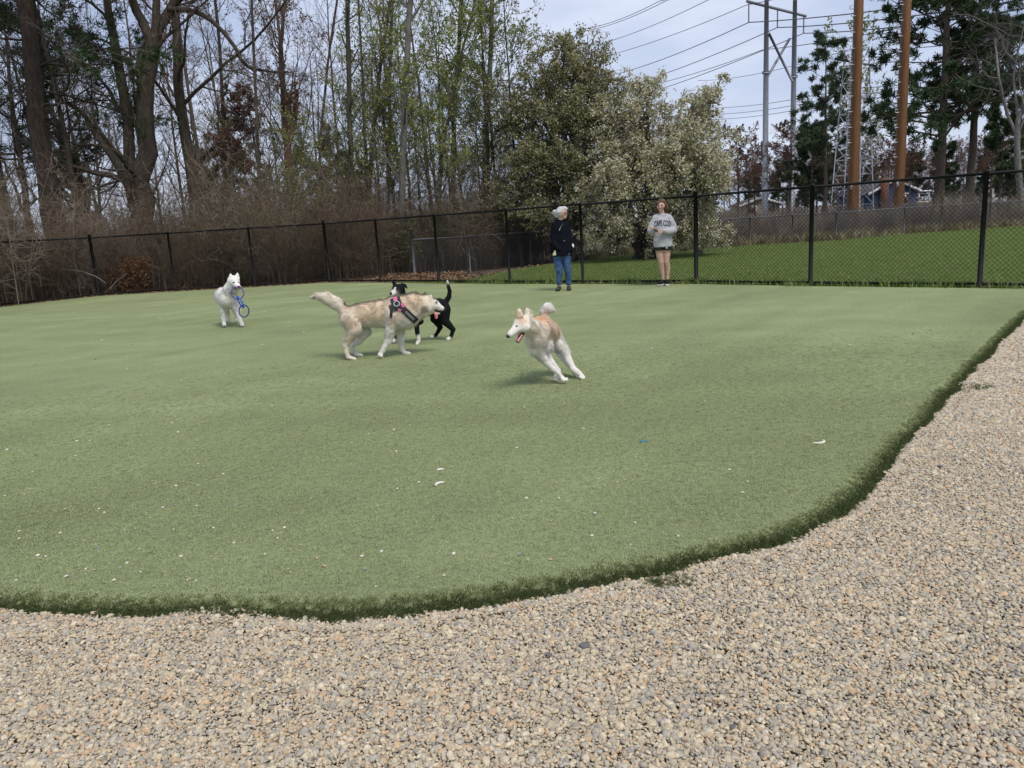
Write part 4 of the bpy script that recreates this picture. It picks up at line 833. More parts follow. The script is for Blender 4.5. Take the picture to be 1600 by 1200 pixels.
# ------------------------------------------------------------------ implicit bodies: one continuous skin per animal or person
class Body:
    """smooth union of tapered capsules given in picture measures of a zoomed crop (x0, y0, scale) and depth offsets in metres"""
    def __init__(self, x0, y0, s, Y):
        self.x0, self.y0, self.s, self.Y = x0, y0, s, Y; self.pr = []; self.paint = []; self.cuts = []
        self.m = math.hypot(Y, 0) / F_PX / s                      # metres per crop pixel
    def P(self, u, v, dy=0.0): return W(self.x0 + u / self.s, self.y0 + v / self.s, self.Y + dy)
    def c(self, a, b, col, k=.02, sq=None):
        """a, b = (u, v, dy, r px); sq = (axis xyz, factor)"""
        return self.chain([a, b], col, k, sq)
    def chain(self, pts, col, k=.02, sq=None):
        segs = []
        for a, b in zip(pts[:-1], pts[1:]): segs.append((self.P(*a[:3]), self.P(*b[:3]), a[3] * self.m, b[3] * self.m))
        self.pr.append((segs, np.array(col, float), k, sq)); return self
    def dab(self, u, v, dy, r, col, st=1.0, yw=1.0): self.paint.append((self.P(u, v, dy), r * self.m, np.array(col, float), st, yw)); return self
    def dist(self, p, X):
        segs, col, k, sq = p; best = None
        for (A, B, ra, rb) in segs:
            Xs = X
            if sq is not None: n = np.array(sq[0], float); n /= np.linalg.norm(n); Xs = X + ((X - A) @ n - np.clip(((X - A) @ n) / ((B - A) @ n + 1e-12), 0, 1) * ((B - A) @ n) * 0)[..., None] * n * (1 / sq[1] - 1)
            ab = B - A; L2 = ab @ ab
            t = np.clip(((Xs - A) @ ab) / (L2 + 1e-12), 0, 1) if L2 > 1e-10 else np.zeros(X.shape[:-1])
            t = t * t * (3 - 2 * t) * .5 + t * .5 if False else t
            d = np.linalg.norm(Xs - (A + t[..., None] * ab), axis=-1) - (ra + (rb - ra) * t)
            if best is None: best = d
            else: kk = .006; h = np.clip(.5 + .5 * (best - d) / kk, 0, 1); best = best * (1 - h) + d * h - kk * h * (1 - h)
        return best * (min(1, sq[1]) if sq is not None else 1)
    def box(self, p):
        lo = np.min([np.minimum(a - ra, b - rb) for a, b, ra, rb in p[0]], 0); hi = np.max([np.maximum(a + ra, b + rb) for a, b, ra, rb in p[0]], 0); e = 0
        if p[3] is not None and p[3][1] > 1: e = max(max(x[2], x[3]) for x in p[0]) * (p[3][1] - 1)
        return lo - e, hi + e
    def surface(self, vox, origin, wob=None, sigma=.012, pad=.04):
        bx = [self.box(p) for p in self.pr]; lo = np.min([x[0] for x in bx], 0) - pad; hi = np.max([x[1] for x in bx], 0) + pad
        n = np.ceil((hi - lo) / vox).astype(int) + 1; Fd = np.full(n, 1.0, np.float32); ax = [lo[i] + np.arange(n[i]) * vox for i in range(3)]
        for p, (b0, b1) in zip(self.pr, bx):
            ex = p[2] + 3 * vox
            a0 = np.maximum(((b0 - ex - lo) / vox).astype(int), 0); a1 = np.minimum(((b1 + ex - lo) / vox).astype(int) + 2, n)
            X = np.stack(np.meshgrid(*[ax[i][a0[i]:a1[i]] for i in range(3)], indexing='ij'), -1); d = self.dist(p, X); sl = tuple(slice(a0[i], a1[i]) for i in range(3))
            f = Fd[sl]; k = p[2]; h = np.clip(.5 + .5 * (f - d) / k, 0, 1); Fd[sl] = f * (1 - h) + d * h - k * h * (1 - h)
        if self.cuts:
            X = np.stack(np.meshgrid(*ax, indexing='ij'), -1)
            for q, nn in self.cuts: Fd = np.maximum(Fd, (X - q) @ np.array(nn, float))
        Fd[0] = Fd[-1] = 1; Fd[:, 0] = Fd[:, -1] = 1; Fd[:, :, 0] = Fd[:, :, -1] = 1
        V, Q = surface_nets(Fd); V = V * vox + lo
        if wob is not None:
            amp, sc_ = wob; V = V + (vnoise(V, sc_, 5) * amp)[:, None] * vert_normals(V, Q)
        C = np.zeros((len(V), 3)); Wt = np.zeros(len(V)) + 1e-9
        for p in self.pr: w = np.exp(-np.maximum(self.dist(p, V), -.02) / sigma); C += w[:, None] * p[1]; Wt += w
        C /= Wt[:, None]
        for (q, r, col, st, yw) in self.paint:
            d = np.sqrt((((V - q) * np.array([1, yw, 1])) ** 2).sum(1)) / r; w = (st * np.clip((1 - d) * 2.2, 0, 1))[:, None]; C = C * (1 - w) + col * w
        self.V, self.Q, self.C = V - origin, Q, C
        return self.V, Q, C
def surface_nets(Fd):
    ins = Fd < 0; nx, ny, nz = Fd.shape; S = [ins[i:nx - 1 + i, j:ny - 1 + j, k:nz - 1 + k] for i in (0, 1) for j in (0, 1) for k in (0, 1)]
    cnt = sum(s.astype(np.int8) for s in S); act = (cnt > 0) & (cnt < 8); A = np.argwhere(act); idx = np.full(act.shape, -1, np.int64); idx[tuple(A.T)] = np.arange(len(A))
    cs = np.array([(i, j, k) for i in (0, 1) for j in (0, 1) for k in (0, 1)]); s = np.zeros((len(A), 3)); c = np.zeros(len(A))
    for a in range(8):
        for b in range(a + 1, 8):
            if np.abs(cs[a] - cs[b]).sum() != 1: continue
            fa = Fd[tuple((A + cs[a]).T)]; fb = Fd[tuple((A + cs[b]).T)]; x = (fa < 0) != (fb < 0); t = np.where(x, fa / np.where(x, fa - fb, 1), 0)
            s += np.where(x[:, None], cs[a] + t[:, None] * (cs[b] - cs[a]), 0); c += x
    V = A + s / c[:, None]; Q = []
    for a in range(3):
        b, d = (a + 1) % 3, (a + 2) % 3; e = [np.zeros(3, int) for _ in range(3)]; sl0 = [slice(None)] * 3; sl1 = [slice(None)] * 3; sl0[a] = slice(0, -1); sl1[a] = slice(1, None)
        x = ins[tuple(sl0)] != ins[tuple(sl1)]; E_ = np.argwhere(x); ok = (E_[:, b] > 0) & (E_[:, d] > 0) & (E_[:, b] < act.shape[b]) & (E_[:, d] < act.shape[d]); E_ = E_[ok]
        eb = np.eye(3, dtype=int)[b]; ed = np.eye(3, dtype=int)[d]
        q = np.stack([idx[tuple((E_ - eb - ed).T)], idx[tuple((E_ - ed).T)], idx[tuple(E_.T)], idx[tuple((E_ - eb).T)]], 1); fl = ~ins[tuple(E_.T)]; q[fl] = q[fl][:, ::-1]; Q.append(q)
    return V, np.concatenate(Q)
def vert_normals(V, Q):
    n = np.cross(V[Q[:, 2]] - V[Q[:, 0]], V[Q[:, 3]] - V[Q[:, 1]]); N = np.zeros_like(V)
    for i in range(4): np.add.at(N, Q[:, i], n)
    return unit(N)
M_fur = mat('fur', [.86, 1.1], .9, 55, 4, attr=True, spec=.1, bump=(60, .35, .01))
M_hair = mat('fur_strand', [.92, 1.08], .9, 55, 2, attr=True, spec=.1)
M_skin = mat('skin', [.95, 1.04], .6, 30, 3, attr=True, spec=.3)
def body_obj(name, body, vox, root, m, wob=None, sigma=.012):
    V, Q, C = body.surface(vox, np.array(root.location), wob, sigma); return link(name, mesh_np(name, V, [Q], True, C), root, m)
def fur(body, root, n, length, flow, seed, parent, lift=.4, lenf=None):
    g = np.random.default_rng(seed); V, Q, C = body.V, body.Q, body.C; N = vert_normals(V, Q); f = Q[g.integers(0, len(Q), n)]; w = g.dirichlet(np.ones(4), n)
    p = (V[f] * w[..., None]).sum(1); nn = unit((N[f] * w[..., None]).sum(1)); c = (C[f] * w[..., None]).sum(1) * g.uniform(.85, 1.12, (n, 1))
    fl = np.asarray(flow, float)[None] - (nn @ np.asarray(flow, float))[:, None] * nn; d = unit(nn * lift + unit(fl) * 1.0 + g.normal(0, .22, (n, 3)))
    L = length * g.uniform(.5, 1.3, n)
    if lenf is not None: L = L * lenf(p + np.array(root.location), c)
    b = np.cross(d, nn + g.normal(0, .3, (n, 3))); b = unit(b) * .0013; clump = vnoise(p, 38, 8) * .5 + vnoise(p, 90, 9) * .4; L = L * np.clip(.9 + clump * .5, .45, 1.5); c = c * np.clip(1 + clump * .08, .85, 1.12)[:, None]; d = unit(d + np.stack([vnoise(p, 30, 21), vnoise(p, 30, 22), vnoise(p, 30, 23)], 1) * .5); p = p - nn * .003
    Vt = np.stack([p - b, p + b, p + d * L[:, None] + nn * .0], 1).reshape(-1, 3); me = mesh_np('fur', Vt, [np.arange(n * 3).reshape(-1, 3)], True, np.repeat(c, 3, 0))
    me.normals_split_custom_set_from_vertices([tuple(x) for x in np.repeat(nn, 3, 0)])
    o = link('fur', me, parent, M_hair); o['kind'] = 'stuff'; return o
def small(body, nm, root, prims, m, vox=.004, k=.006, parent=None, cuts=None, wob=None):
    b = Body(body.x0, body.y0, body.s, body.Y)
    for a, c in prims: b.c(a, c, (1, 1, 1), k)
    if cuts: b.cuts = cuts
    V, Q, C = b.surface(vox, np.array(root.location), wob); return link(nm, mesh_np(nm, V, [Q], True), parent or root, m)
def stick(B, root, u, v, out=.0):
    from mathutils.bvhtree import BVHTree
    if not hasattr(B, 'bv'): B.bv = BVHTree.FromPolygons([tuple(x) for x in B.V], [tuple(x) for x in B.Q])
    a, b = B.P(u, v, -.9), B.P(u, v, .6); lo = np.array(root.location); h = B.bv.ray_cast(Vector(a - lo), Vector(b - a).normalized())
    return (h[0].y + lo[1] - B.Y - out) if h[0] is not None else -.1
def eye(B, root, u, v, r, m=None, name='eye', du=2):
    d = stick(B, root, u, v); small(B, name, root, [((u - du / 2, v, d, r), (u + du / 2, v, d, r))], m or M_eye, .0022)
def ring_mesh(c, r, tube, ax_u, ax_v, k=28, kk=8):
    a = np.linspace(0, 2 * math.pi, k + 1); P = np.array([c + ax_u * r * math.cos(t) + ax_v * r * math.sin(t) for t in a]); return tubes(P[None], np.full((1, k + 1), tube), kk)
M_nose = mat('dog_nose', [(.012, .01, .01), (.025, .02, .02)], .35, 30, spec=.5); M_eye = mat('dog_eye', [(.01, .008, .006), (.02, .015, .01)], .15, 30, spec=.6)
M_tongue = mat('tongue', [(.55, .20, .23), (.66, .28, .30)], .45, 40); M_mouth = mat('mouth_lining', [(.03, .012, .012), (.07, .025, .025)], .5, 40)
WHT, CRM, TAN, GRY, ORG, BLK = (.74, .70, .63), (.72, .63, .505), (.64, .50, .345), (.085, .075, .065), (.66, .40, .23), (.010, .010, .011)

# ------------------------------------------------------------------ dog: big standing husky with harness
def husky():
    Y = float(G(556, 560)[1]) + .02; B = Body(470, 420, 6.154, Y); base = up_at(580, 559, Y, 0)
    root = empty('dog', tuple(base), 'big tan and white husky in a black and pink harness, standing side on', 'dog')
    n, f_ = -.10, .10
    B.chain([(465, 455, 0, 96), (600, 442, 0, 120), (760, 430, 0, 134), (930, 432, 0, 148)], TAN, .05, ((0, 1, 0), .84))
    B.c((930, 430, 0, 140), (1020, 465, 0, 112), CRM, .05)
    B.chain([(930, 385, 0, 118), (1090, 328, 0, 102), (1175, 345, 0, 88)], TAN, .06)
    B.chain([(1060, 420, 0, 100), (1180, 400, 0, 72)], CRM, .05)
    B.c((1235, 328, 0, 70), (1262, 338, -.005, 64), CRM, .03)
    B.c((1285, 350, -.006, 48), (1358, 380, -.01, 25), WHT, .02); B.c((1255, 388, 0, 34), (1328, 428, -.005, 14), WHT, .012)
    B.c((1225, 370, -.03, 48), (1225, 390, .03, 48), WHT, .04)
    for dy, u, v in ((-.055, 1252, 240), (.055, 1200, 216)):
        B.chain([(u - 12, v + 66, dy, 30), (u - 4, v + 30, dy, 18), (u, v + 2, dy * 1.1, 3)], CRM if dy < 0 else GRY, .010, ((0, 1, 0), .65))
    B.chain([(440, 415, 0, 40), (340, 332, 0, 60), (245, 278, 0, 52), (165, 262, 0, 30), (95, 272, 0, 8)], CRM, .03)
    B.chain([(478, 490, n * .6, 96), (520, 585, n, 64), (465, 670, n, 44), (432, 740, n, 29), (440, 800, n, 23), (456, 850, n, 21), (515, 868, n - .01, 19)], CRM, .03)
    B.chain([(520, 490, f_ * .7, 85), (625, 605, f_, 56), (555, 690, f_, 38), (492, 745, f_, 23), (508, 790, f_, 19), (535, 824, f_, 20), (582, 834, f_, 18)], WHT, .03)
    B.chain([(905, 470, n * .8, 84), (862, 585, n, 48), (840, 690, n, 36), (795, 780, n, 27), (764, 828, n, 22), (772, 838, n - .03, 20)], WHT, .03)
    B.chain([(965, 480, f_ * .8, 82), (958, 600, f_, 44), (962, 710, f_, 34), (975, 780, f_, 25), (1000, 814, f_, 22), (1042, 818, f_ - .02, 19)], WHT, .03)
    for (u, v) in ((478, 340), (560, 318), (650, 302), (740, 288), (830, 272), (930, 262), (1010, 245), (1090, 222), (1160, 222)): B.dab(u, v - 22, 0, 88, GRY, .85)
    for (u, v, r) in ((690, 570, 110), (780, 575, 100), (600, 560, 70), (860, 580, 80), (1030, 560, 120), (1120, 500, 90)): B.dab(u, v, 0, r, WHT, .85, .3)
    for (u, v, r) in ((470, 520, 90), (520, 560, 60), (440, 640, 45), (470, 690, 50), (900, 480, 75), (880, 545, 50)): B.dab(u, v, n * 1.5, r, TAN, .7)
    B.dab(395, 520, 0, 75, WHT, .8, .4); B.dab(1190, 395, n, 50, GRY, .7); B.dab(1285, 288, 0, 52, GRY, .95); B.dab(1305, 322, -.06, 22, GRY, .6); B.dab(1300, 300, -.05, 14, WHT, .7); B.dab(1235, 262, -.07, 22, TAN, .6); B.dab(430, 345, 0, 32, BLK, .8); B.dab(140, 280, 0, 24, GRY, .8, .5)
    B.dab(250, 250, 0, 70, CRM, .4); B.dab(340, 380, 0, 60, WHT, .6, .4); B.dab(1300, 405, n * .3, 22, (.02, .012, .012), .9, .5)
    b = body_obj('body', B, .0085, root, M_fur, (.003, 26)); loc = np.array(root.location)
    fur(B, root, 58000, .034, (-.8, 0, -.45), 1, b, .42, lambda p, c: np.where(p[:, 2] < .22, .35, np.where(p[:, 0] > B.P(1190, 300)[0], .25, np.where(p[:, 0] < B.P(420, 300)[0], 1.1, 1.0))))
    small(B, 'nose', root, [((1378, 386, -.01, 14), (1384, 390, -.01, 11))], M_nose)
    eye(B, root, 1306, 322, 8)
    small(B, 'mouth', root, [((1285, 398, -.012, 17), (1345, 408, -.012, 13))], M_mouth)
    small(B, 'tongue', root, [((1285, 415, -.02, 12), (1302, 440, -.025, 17)), ((1302, 440, -.025, 17), (1303, 468, -.025, 15))], M_tongue)
    # harness: back panel, chest strap, girth strap
    h = empty('dog_harness', tuple(loc), 'black and pink dog harness with a steel ring, worn by the husky', 'harness')
    M_hb = mat('harness_black', [(.012, .012, .013), (.03, .03, .032)], .7, 60); M_hp = mat('harness_pink', [(.55, .09, .22), (.68, .15, .30)], .6, 40); M_hg = mat('harness_grey', [(.12, .125, .12), (.18, .18, .175)], .6, 40)
    from mathutils.bvhtree import BVHTree
    bv = BVHTree.FromPolygons([tuple(x) for x in B.V], [tuple(x) for x in B.Q])
    def strip(nm, line, width, m, off, par):
        """a band laid on the coat: centre line in crop pixels cast onto the near side"""
        L = resample(np.array(line, float), 6); V = []; T = unit(np.gradient(L, axis=0)); Nn = np.stack([-T[:, 1], T[:, 0]], 1); kx = 5
        for p, nn in zip(L, Nn):
            for t in np.linspace(-.5, .5, kx):
                u, v = p + nn * width * t; q = B.P(u, v, -.6); q2 = B.P(u, v, .4); o_ = Vector(q - loc); dr = Vector(q2 - q).normalized(); hit = bv.ray_cast(o_, dr)
                if hit[0] is None:
                    hn = bv.find_nearest(Vector(B.P(u, v, -.06) - loc)); hit = (hn[0], hn[1])
                V.append(np.array(hit[0]) + np.array(hit[1]) * off)
        V = np.array(V); V2 = V - np.array([0, -.004, 0]); nL = len(L); i = np.arange(nL - 1)[:, None] * kx + np.arange(kx - 1)[None]; q = np.stack([i, i + 1, i + kx + 1, i + kx], -1).reshape(-1, 4)
        return link(nm, mesh_np(nm, V, [q], True), par, m)
    strip('back_panel', [(875, 345), (890, 385), (905, 405)], 60, M_hb, .012, h); strip('saddle_panel', [(905, 285), (925, 345), (945, 400)], 95, M_hb, .012, h)
    strip('pink_patch', [(895, 298), (935, 302)], 34, M_hp, .016, h); strip('pink_patch', [(968, 335), (995, 372)], 26, M_hp, .016, h); strip('pink_patch', [(935, 392), (968, 402)], 16, M_hp, .016, h)
    cs = strip('chest_strap', [(965, 372), (1010, 412), (1060, 460), (1110, 505)], 62, M_hb, .013, h); strip('reflective_stripe', [(1005, 410), (1050, 452), (1085, 485)], 24, M_hg, .017, cs)
    strip('girth_strap', [(880, 380), (872, 430), (868, 480)], 26, M_hb, .011, h)
    q = B.P(925, 343, -.6) - loc; hit = bv.ray_cast(Vector(q), Vector(B.P(925, 343, .4) - B.P(925, 343, -.6)).normalized()); c = np.array(hit[0]) + np.array(hit[1]) * .022
    nn = np.array(hit[1]); au = unit(np.cross(nn, [0, 0, 1.0])); av = np.cross(nn, au); V, Q = ring_mesh(c, 26 * B.m, 3.2 * B.m, au, av); link('steel_ring', mesh_np('steel_ring', V, [Q], True), h, M_stepm)
husky()

# ------------------------------------------------------------------ dog: black and white, behind the husky
def black_dog():
    Y = float(G(672, 533)[1]) - .05; B = Body(470, 420, 6.154, Y); base = up_at(665, 533, Y, 0)
    root = empty('dog', tuple(base), 'black dog with white blaze, paws and tail tip peering over the husky', 'dog')
    B.chain([(1330, 372, .10, 82), (1230, 375, .05, 84), (1110, 385, -.02, 92), (1020, 400, -.08, 98)], BLK, .04, ((0, 1, 0), .85))
    B.chain([(1330, 372, .10, 80), (1372, 380, .14, 66)], BLK, .04)
    B.chain([(1010, 370, -.08, 80), (975, 290, -.10, 58), (955, 240, -.11, 52)], BLK, .04)
    B.c((945, 200, -.12, 56), (925, 205, -.14, 52), BLK, .02); B.c((912, 225, -.16, 36), (876, 243, -.21, 22), WHT, .02); B.c((915, 248, -.15, 24), (885, 262, -.2, 13), BLK, .01)
    B.chain([(975, 158, -.07, 22), (1000, 160, -.06, 17), (1020, 185, -.06, 8)], BLK, .008, ((0, 1, 0), .6)); B.chain([(905, 160, -.13, 20), (893, 130, -.12, 15), (915, 128, -.12, 6)], BLK, .008, ((0, 1, 0), .6))
    B.chain([(1385, 330, .14, 30), (1425, 270, .14, 24), (1432, 215, .14, 20), (1418, 165, .14, 17), (1410, 122, .14, 9)], BLK, .02); B.c((1412, 132, .14, 15), (1409, 112, .14, 7), WHT, .004)
    B.chain([(1340, 400, .18, 70), (1290, 480, .18, 46), (1340, 560, .19, 26), (1322, 600, .19, 20), (1296, 640, .19, 17), (1258, 655, .17, 16)], BLK, .03)
    B.chain([(1375, 400, .07, 68), (1385, 500, .05, 44), (1465, 582, .05, 24), (1452, 630, .05, 18), (1440, 662, .05, 18), (1415, 678, .03, 17)], BLK, .03)
    B.chain([(1080, 430, -.14, 60), (1150, 505, -.15, 30), (1112, 530, -.15, 26), (1120, 610, -.15, 22), (1135, 690, -.15, 17), (1118, 722, -.17, 17)], BLK, .03); B.chain([(1040, 440, -.0, 60), (980, 560, .0, 28), (925, 640, .02, 18), (900, 690, .02, 16), (890, 700, .0, 15)], BLK, .03)
    for (u, v, dy, r) in ((1135, 660, -.15, 42), (1130, 700, -.15, 45), (1110, 725, -.17, 45), (900, 695, .01, 36), (1255, 655, .17, 36), (1415, 678, .03, 40), (1440, 672, .05, 25)): B.dab(u, v, dy, r, WHT, 1)
    B.dab(905, 185, -.21, 15, WHT, 1, .6); B.dab(903, 160, -.2, 10, WHT, .9, .6); B.dab(955, 285, -.18, 36, WHT, .9, .8); B.dab(900, 210, -.2, 22, WHT, .9, .6)
    b = body_obj('body', B, .0075, root, M_fur, (.001, 30), .006)
    small(B, 'nose', root, [((868, 238, -.225, 15), (872, 240, -.22, 14))], M_nose, .003); eye(B, root, 922, 190, 7); small(B, 'tongue', root, [((885, 262, -.21, 9), (878, 270, -.215, 8))], M_tongue, .003)
    fur(B, root, 20000, .010, (.6, 0, -.6), 2, b, .3)
black_dog()

# ------------------------------------------------------------------ dog: running cream husky, banking into a turn
def runner():
    Y = float(G(888, 596)[1]) + .05; B = Body(770, 450, 7.06, Y); base = up_at(885, 595, Y, 0)
    root = empty('dog', tuple(base), 'cream and orange husky running with open mouth, leaning into a turn', 'dog')
    B.chain([(470, 570, -.17, 118), (520, 440, -.08, 122), (600, 460, .05, 112), (655, 510, .16, 96), (690, 570, .22, 82)], CRM, .05)
    B.chain([(490, 650, -.14, 95), (580, 640, -.02, 88)], WHT, .05)
    B.chain([(470, 500, -.18, 108), (430, 440, -.23, 98), (370, 400, -.27, 84)], CRM, .05)
    B.c((335, 385, -.29, 78), (305, 385, -.31, 68), CRM, .03); B.c((285, 432, -.33, 60), (192, 512, -.39, 33), WHT, .03); B.c((330, 480, -.29, 34), (278, 590, -.33, 17), WHT, .012)
    B.c((370, 440, -.33, 46), (380, 460, -.24, 46), WHT, .03)
    for u, v, dy in ((286, 212, -.34), (374, 205, -.25)): B.chain([(u + 14, v + 92, dy, 40), (u + 5, v + 45, dy, 24), (u, v + 2, dy, 3)], CRM, .010, ((0, 1, 0), .65))
    B.chain([(610, 410, .16, 40), (566, 320, .20, 40), (562, 265, .22, 48), (600, 218, .22, 54), (628, 232, .20, 48)], WHT, .03)
    B.chain([(470, 690, -.18, 62), (560, 790, -.15, 44), (660, 890, -.14, 32), (735, 950, -.13, 26), (760, 985, -.13, 25), (800, 1018, -.14, 20)], WHT, .03)
    B.chain([(560, 710, -.02, 66), (640, 830, -.05, 44), (720, 915, -.06, 32), (700, 975, -.08, 26), (690, 1005, -.1, 22)], WHT, .03)
    B.chain([(690, 590, .16, 84), (775, 680, .14, 62), (835, 790, .10, 42), (880, 890, .06, 36), (950, 945, .04, 34), (1000, 995, .02, 20)], WHT, .03)
    B.chain([(690, 620, .30, 70), (740, 720, .28, 46), (800, 800, .22, 34), (900, 925, .14, 28), (945, 985, .10, 24), (970, 1012, .08, 18)], WHT, .03)
    for (u, v, dy) in ((765, 1015, -.16), (785, 1025, -.16), (822, 1022, -.15)): B.c((u - 5, v - 22, dy + .01, 15), (u, v, dy, 12), WHT, .006)
    for (u, v, dy) in ((682, 1008, -.115), (705, 1018, -.12), (722, 1015, -.11)): B.c((u, v - 18, dy + .01, 15), (u, v, dy, 12), WHT, .006)
    for (u, v, dy) in ((1015, 985, .02), (1005, 1000, .0), (985, 1005, -.01)): B.c((u - 25, v - 25, dy, 16), (u, v, dy, 12), WHT, .006)
    for (u, v, dy, r, s) in ((520, 330, -.05, 110, .9), (600, 390, .05, 100, .85), (660, 450, .1, 90, .8), (560, 430, -.1, 80, .55), (620, 500, -.05, 90, .5), (450, 310, -.2, 60, .6)): B.dab(u, v, dy, r * 1.15, ORG, min(1, s * 1.1), .6)
    B.dab(320, 350, -.36, 55, ORG, .55); B.dab(290, 285, -.34, 50, ORG, .6); B.dab(375, 270, -.3, 22, (.36, .24, .22), .7); B.dab(355, 370, -.34, 40, ORG, .35)
    for (u, v, r) in ((700, 480, 50), (480, 600, 120), (420, 560, 80), (680, 680, 100)): B.dab(u, v, -.15, r, WHT, .7, .6)
    B.dab(565, 285, .18, 35, ORG, .8, .6); B.dab(260, 470, -.38, 55, WHT, .8, .8); B.dab(635, 440, .0, 30, (.42, .24, .16), .5)
    b = body_obj('body', B, .0085, root, M_fur, (.003, 26))
    fur(B, root, 55000, .032, (.7, .3, -.45), 3, b, .42, lambda p, c: np.where(p[:, 2] < .22, .3, np.where((p[:, 0] < B.P(400, 400, -.3)[0]), .22, 1.0)))
    small(B, 'nose', root, [((165, 530, -.40, 19), (175, 535, -.40, 17))], M_nose, .003); eye(B, root, 264, 420, 9, du=6)
    small(B, 'mouth', root, [((335, 500, -.325, 16), (275, 588, -.355, 19)), ((335, 500, -.325, 14), (290, 530, -.35, 16))], M_mouth, .004); small(B, 'tongue', root, [((320, 520, -.345, 10), (278, 585, -.375, 13))], M_tongue, .003)
    M_pk = mat('pink_leather', [(.60, .36, .28), (.68, .44, .35)], .6, 30)
    small(B, 'collar_tab', root, [((540, 560, -.19, 16), (510, 680, -.22, 11)), ], M_pk, .003); small(B, 'collar_buckle', root, [((500, 600, -.24, 13), (520, 575, -.22, 12))], M_nose, .003)
runner()

# ------------------------------------------------------------------ dog: white, trotting with a ring toy
def white_dog():
    Y = float(G(366, 511)[1]) + .1; B = Body(320, 410, 10.0, Y); base = up_at(364, 509, Y, 0); loc0 = base
    root = empty('dog', tuple(base), 'white dog trotting with blue rings hanging from its mouth', 'dog')
    Wd = (.76, .735, .67)
    B.chain([(360, 580, -.12, 128), (330, 560, .0, 138), (300, 530, .18, 130), (285, 520, .36, 112)], Wd, .05); B.chain([(375, 520, -.12, 105), (400, 430, -.16, 108), (435, 350, -.21, 88)], Wd, .05)
    B.c((445, 290, -.24, 84), (465, 300, -.27, 78), Wd, .03); B.c((490, 345, -.32, 48), (532, 385, -.38, 30), Wd, .025); B.c((475, 385, -.29, 38), (515, 415, -.34, 18), Wd, .012)
    for u, v, dy in ((402, 157, -.22), (513, 152, -.22)): B.chain([(u + (10 if u < 450 else -12), v + 90, dy, 44), (u + (4 if u < 450 else -4), v + 50, dy, 25), (u, v + 2, dy, 3)], Wd, .012, ((0, 1, 0), .6))
    B.chain([(290, 640, -.12, 66), (285, 760, -.13, 44), (290, 870, -.13, 34), (302, 940, -.13, 28), (306, 985, -.15, 28)], Wd, .03); B.chain([(450, 640, -.10, 66), (510, 750, -.12, 46), (535, 850, -.14, 36), (565, 930, -.16, 28), (588, 985, -.18, 28)], Wd, .03)
    B.chain([(300, 610, .28, 90), (330, 740, .25, 48), (355, 820, .30, 34), (362, 880, .30, 32), (368, 925, .28, 30)], Wd, .03); B.chain([(400, 610, .30, 80), (470, 730, .27, 44), (505, 830, .32, 32), (510, 880, .32, 30), (500, 915, .30, 26)], Wd, .03)
    B.dab(402, 210, -.29, 30, (.66, .46, .36), .8, .6); B.dab(505, 200, -.29, 18, (.66, .48, .40), .7, .6); B.dab(535, 390, -.40, 26, (.32, .17, .16), .7, .5); B.dab(306, 992, -.17, 22, (.05, .04, .04), .8); B.dab(580, 1000, -.2, 26, (.40, .22, .17), .8); B.dab(368, 930, .25, 26, (.42, .40, .33), .7); B.dab(500, 915, .28, 26, (.42, .40, .33), .7)
    b = body_obj('body', B, .0095, root, M_fur, (.003, 24)); fur(B, root, 42000, .034, (-.2, .6, -.6), 4, b, .42, lambda p, c: np.where(p[:, 2] < .2, .3, np.where(p[:, 2] > B.P(440, 370, -.2)[2], .12, 1.0)))
    dn = stick(B, root, 533, 384, -.005); small(B, 'nose', root, [((530, 380, dn, 20), (538, 386, dn, 19))], mat('liver_nose', [(.12, .05, .05), (.18, .08, .075)], .4, 30), .004); eye(B, root, 453, 316, 10, du=16); eye(B, root, 522, 312, 9, du=8); dm = stick(B, root, 470, 402); small(B, 'mouth', root, [((442, 388, dm + .01, 11), (472, 404, dm, 12)), ((472, 404, dm, 12), (508, 414, dm - .03, 10))], M_mouth, .004)
    mb = MB(); P = [B.P(u, v, dy) - base for u, v, dy in ((330, 415, -.16), (360, 452, -.24), (400, 478, -.285), (440, 490, -.30), (470, 482, -.28))]; mb.tube(P, .006, 6); mb.build('collar', M_nose, root, True)
    toy = empty('ring_toy', tuple(B.P(510, 480, -.4)), 'chain of three blue and purple rubber rings held by the white dog', 'toy')
    def rg(nm, c, a, bb, tube, m, ang, tilt):
        cc = B.P(*c) - np.array(toy.location); t = np.linspace(0, 2 * math.pi, 33); ca, sa = math.cos(ang), math.sin(ang); P = []
        for q in t: x, z = a * math.cos(q), bb * math.sin(q); P.append(cc + np.array([(x * ca - z * sa) * B.m, tilt * math.cos(q) * .05, (x * sa + z * ca) * B.m]))
        V, Q = tubes(np.array(P)[None], np.full((1, 33), tube * B.m), 8); link(nm, mesh_np(nm, V, [Q], True), toy, m)
    rg('ring', (512, 478, -.40), 84, 92, 9, mat('purple_rubber', [(.10, .075, .32), (.14, .10, .40)], .4, 20), 0, .5); rg('ring', (558, 622, -.40), 38, 92, 11, mat('blue_rubber', [(.015, .09, .50), (.03, .14, .60)], .4, 20), .42, -1.0); rg('ring', (612, 760, -.40), 64, 92, 9, mat('navy_rubber', [(.03, .03, .17), (.05, .045, .23)], .4, 20), -.15, .6)
white_dog()

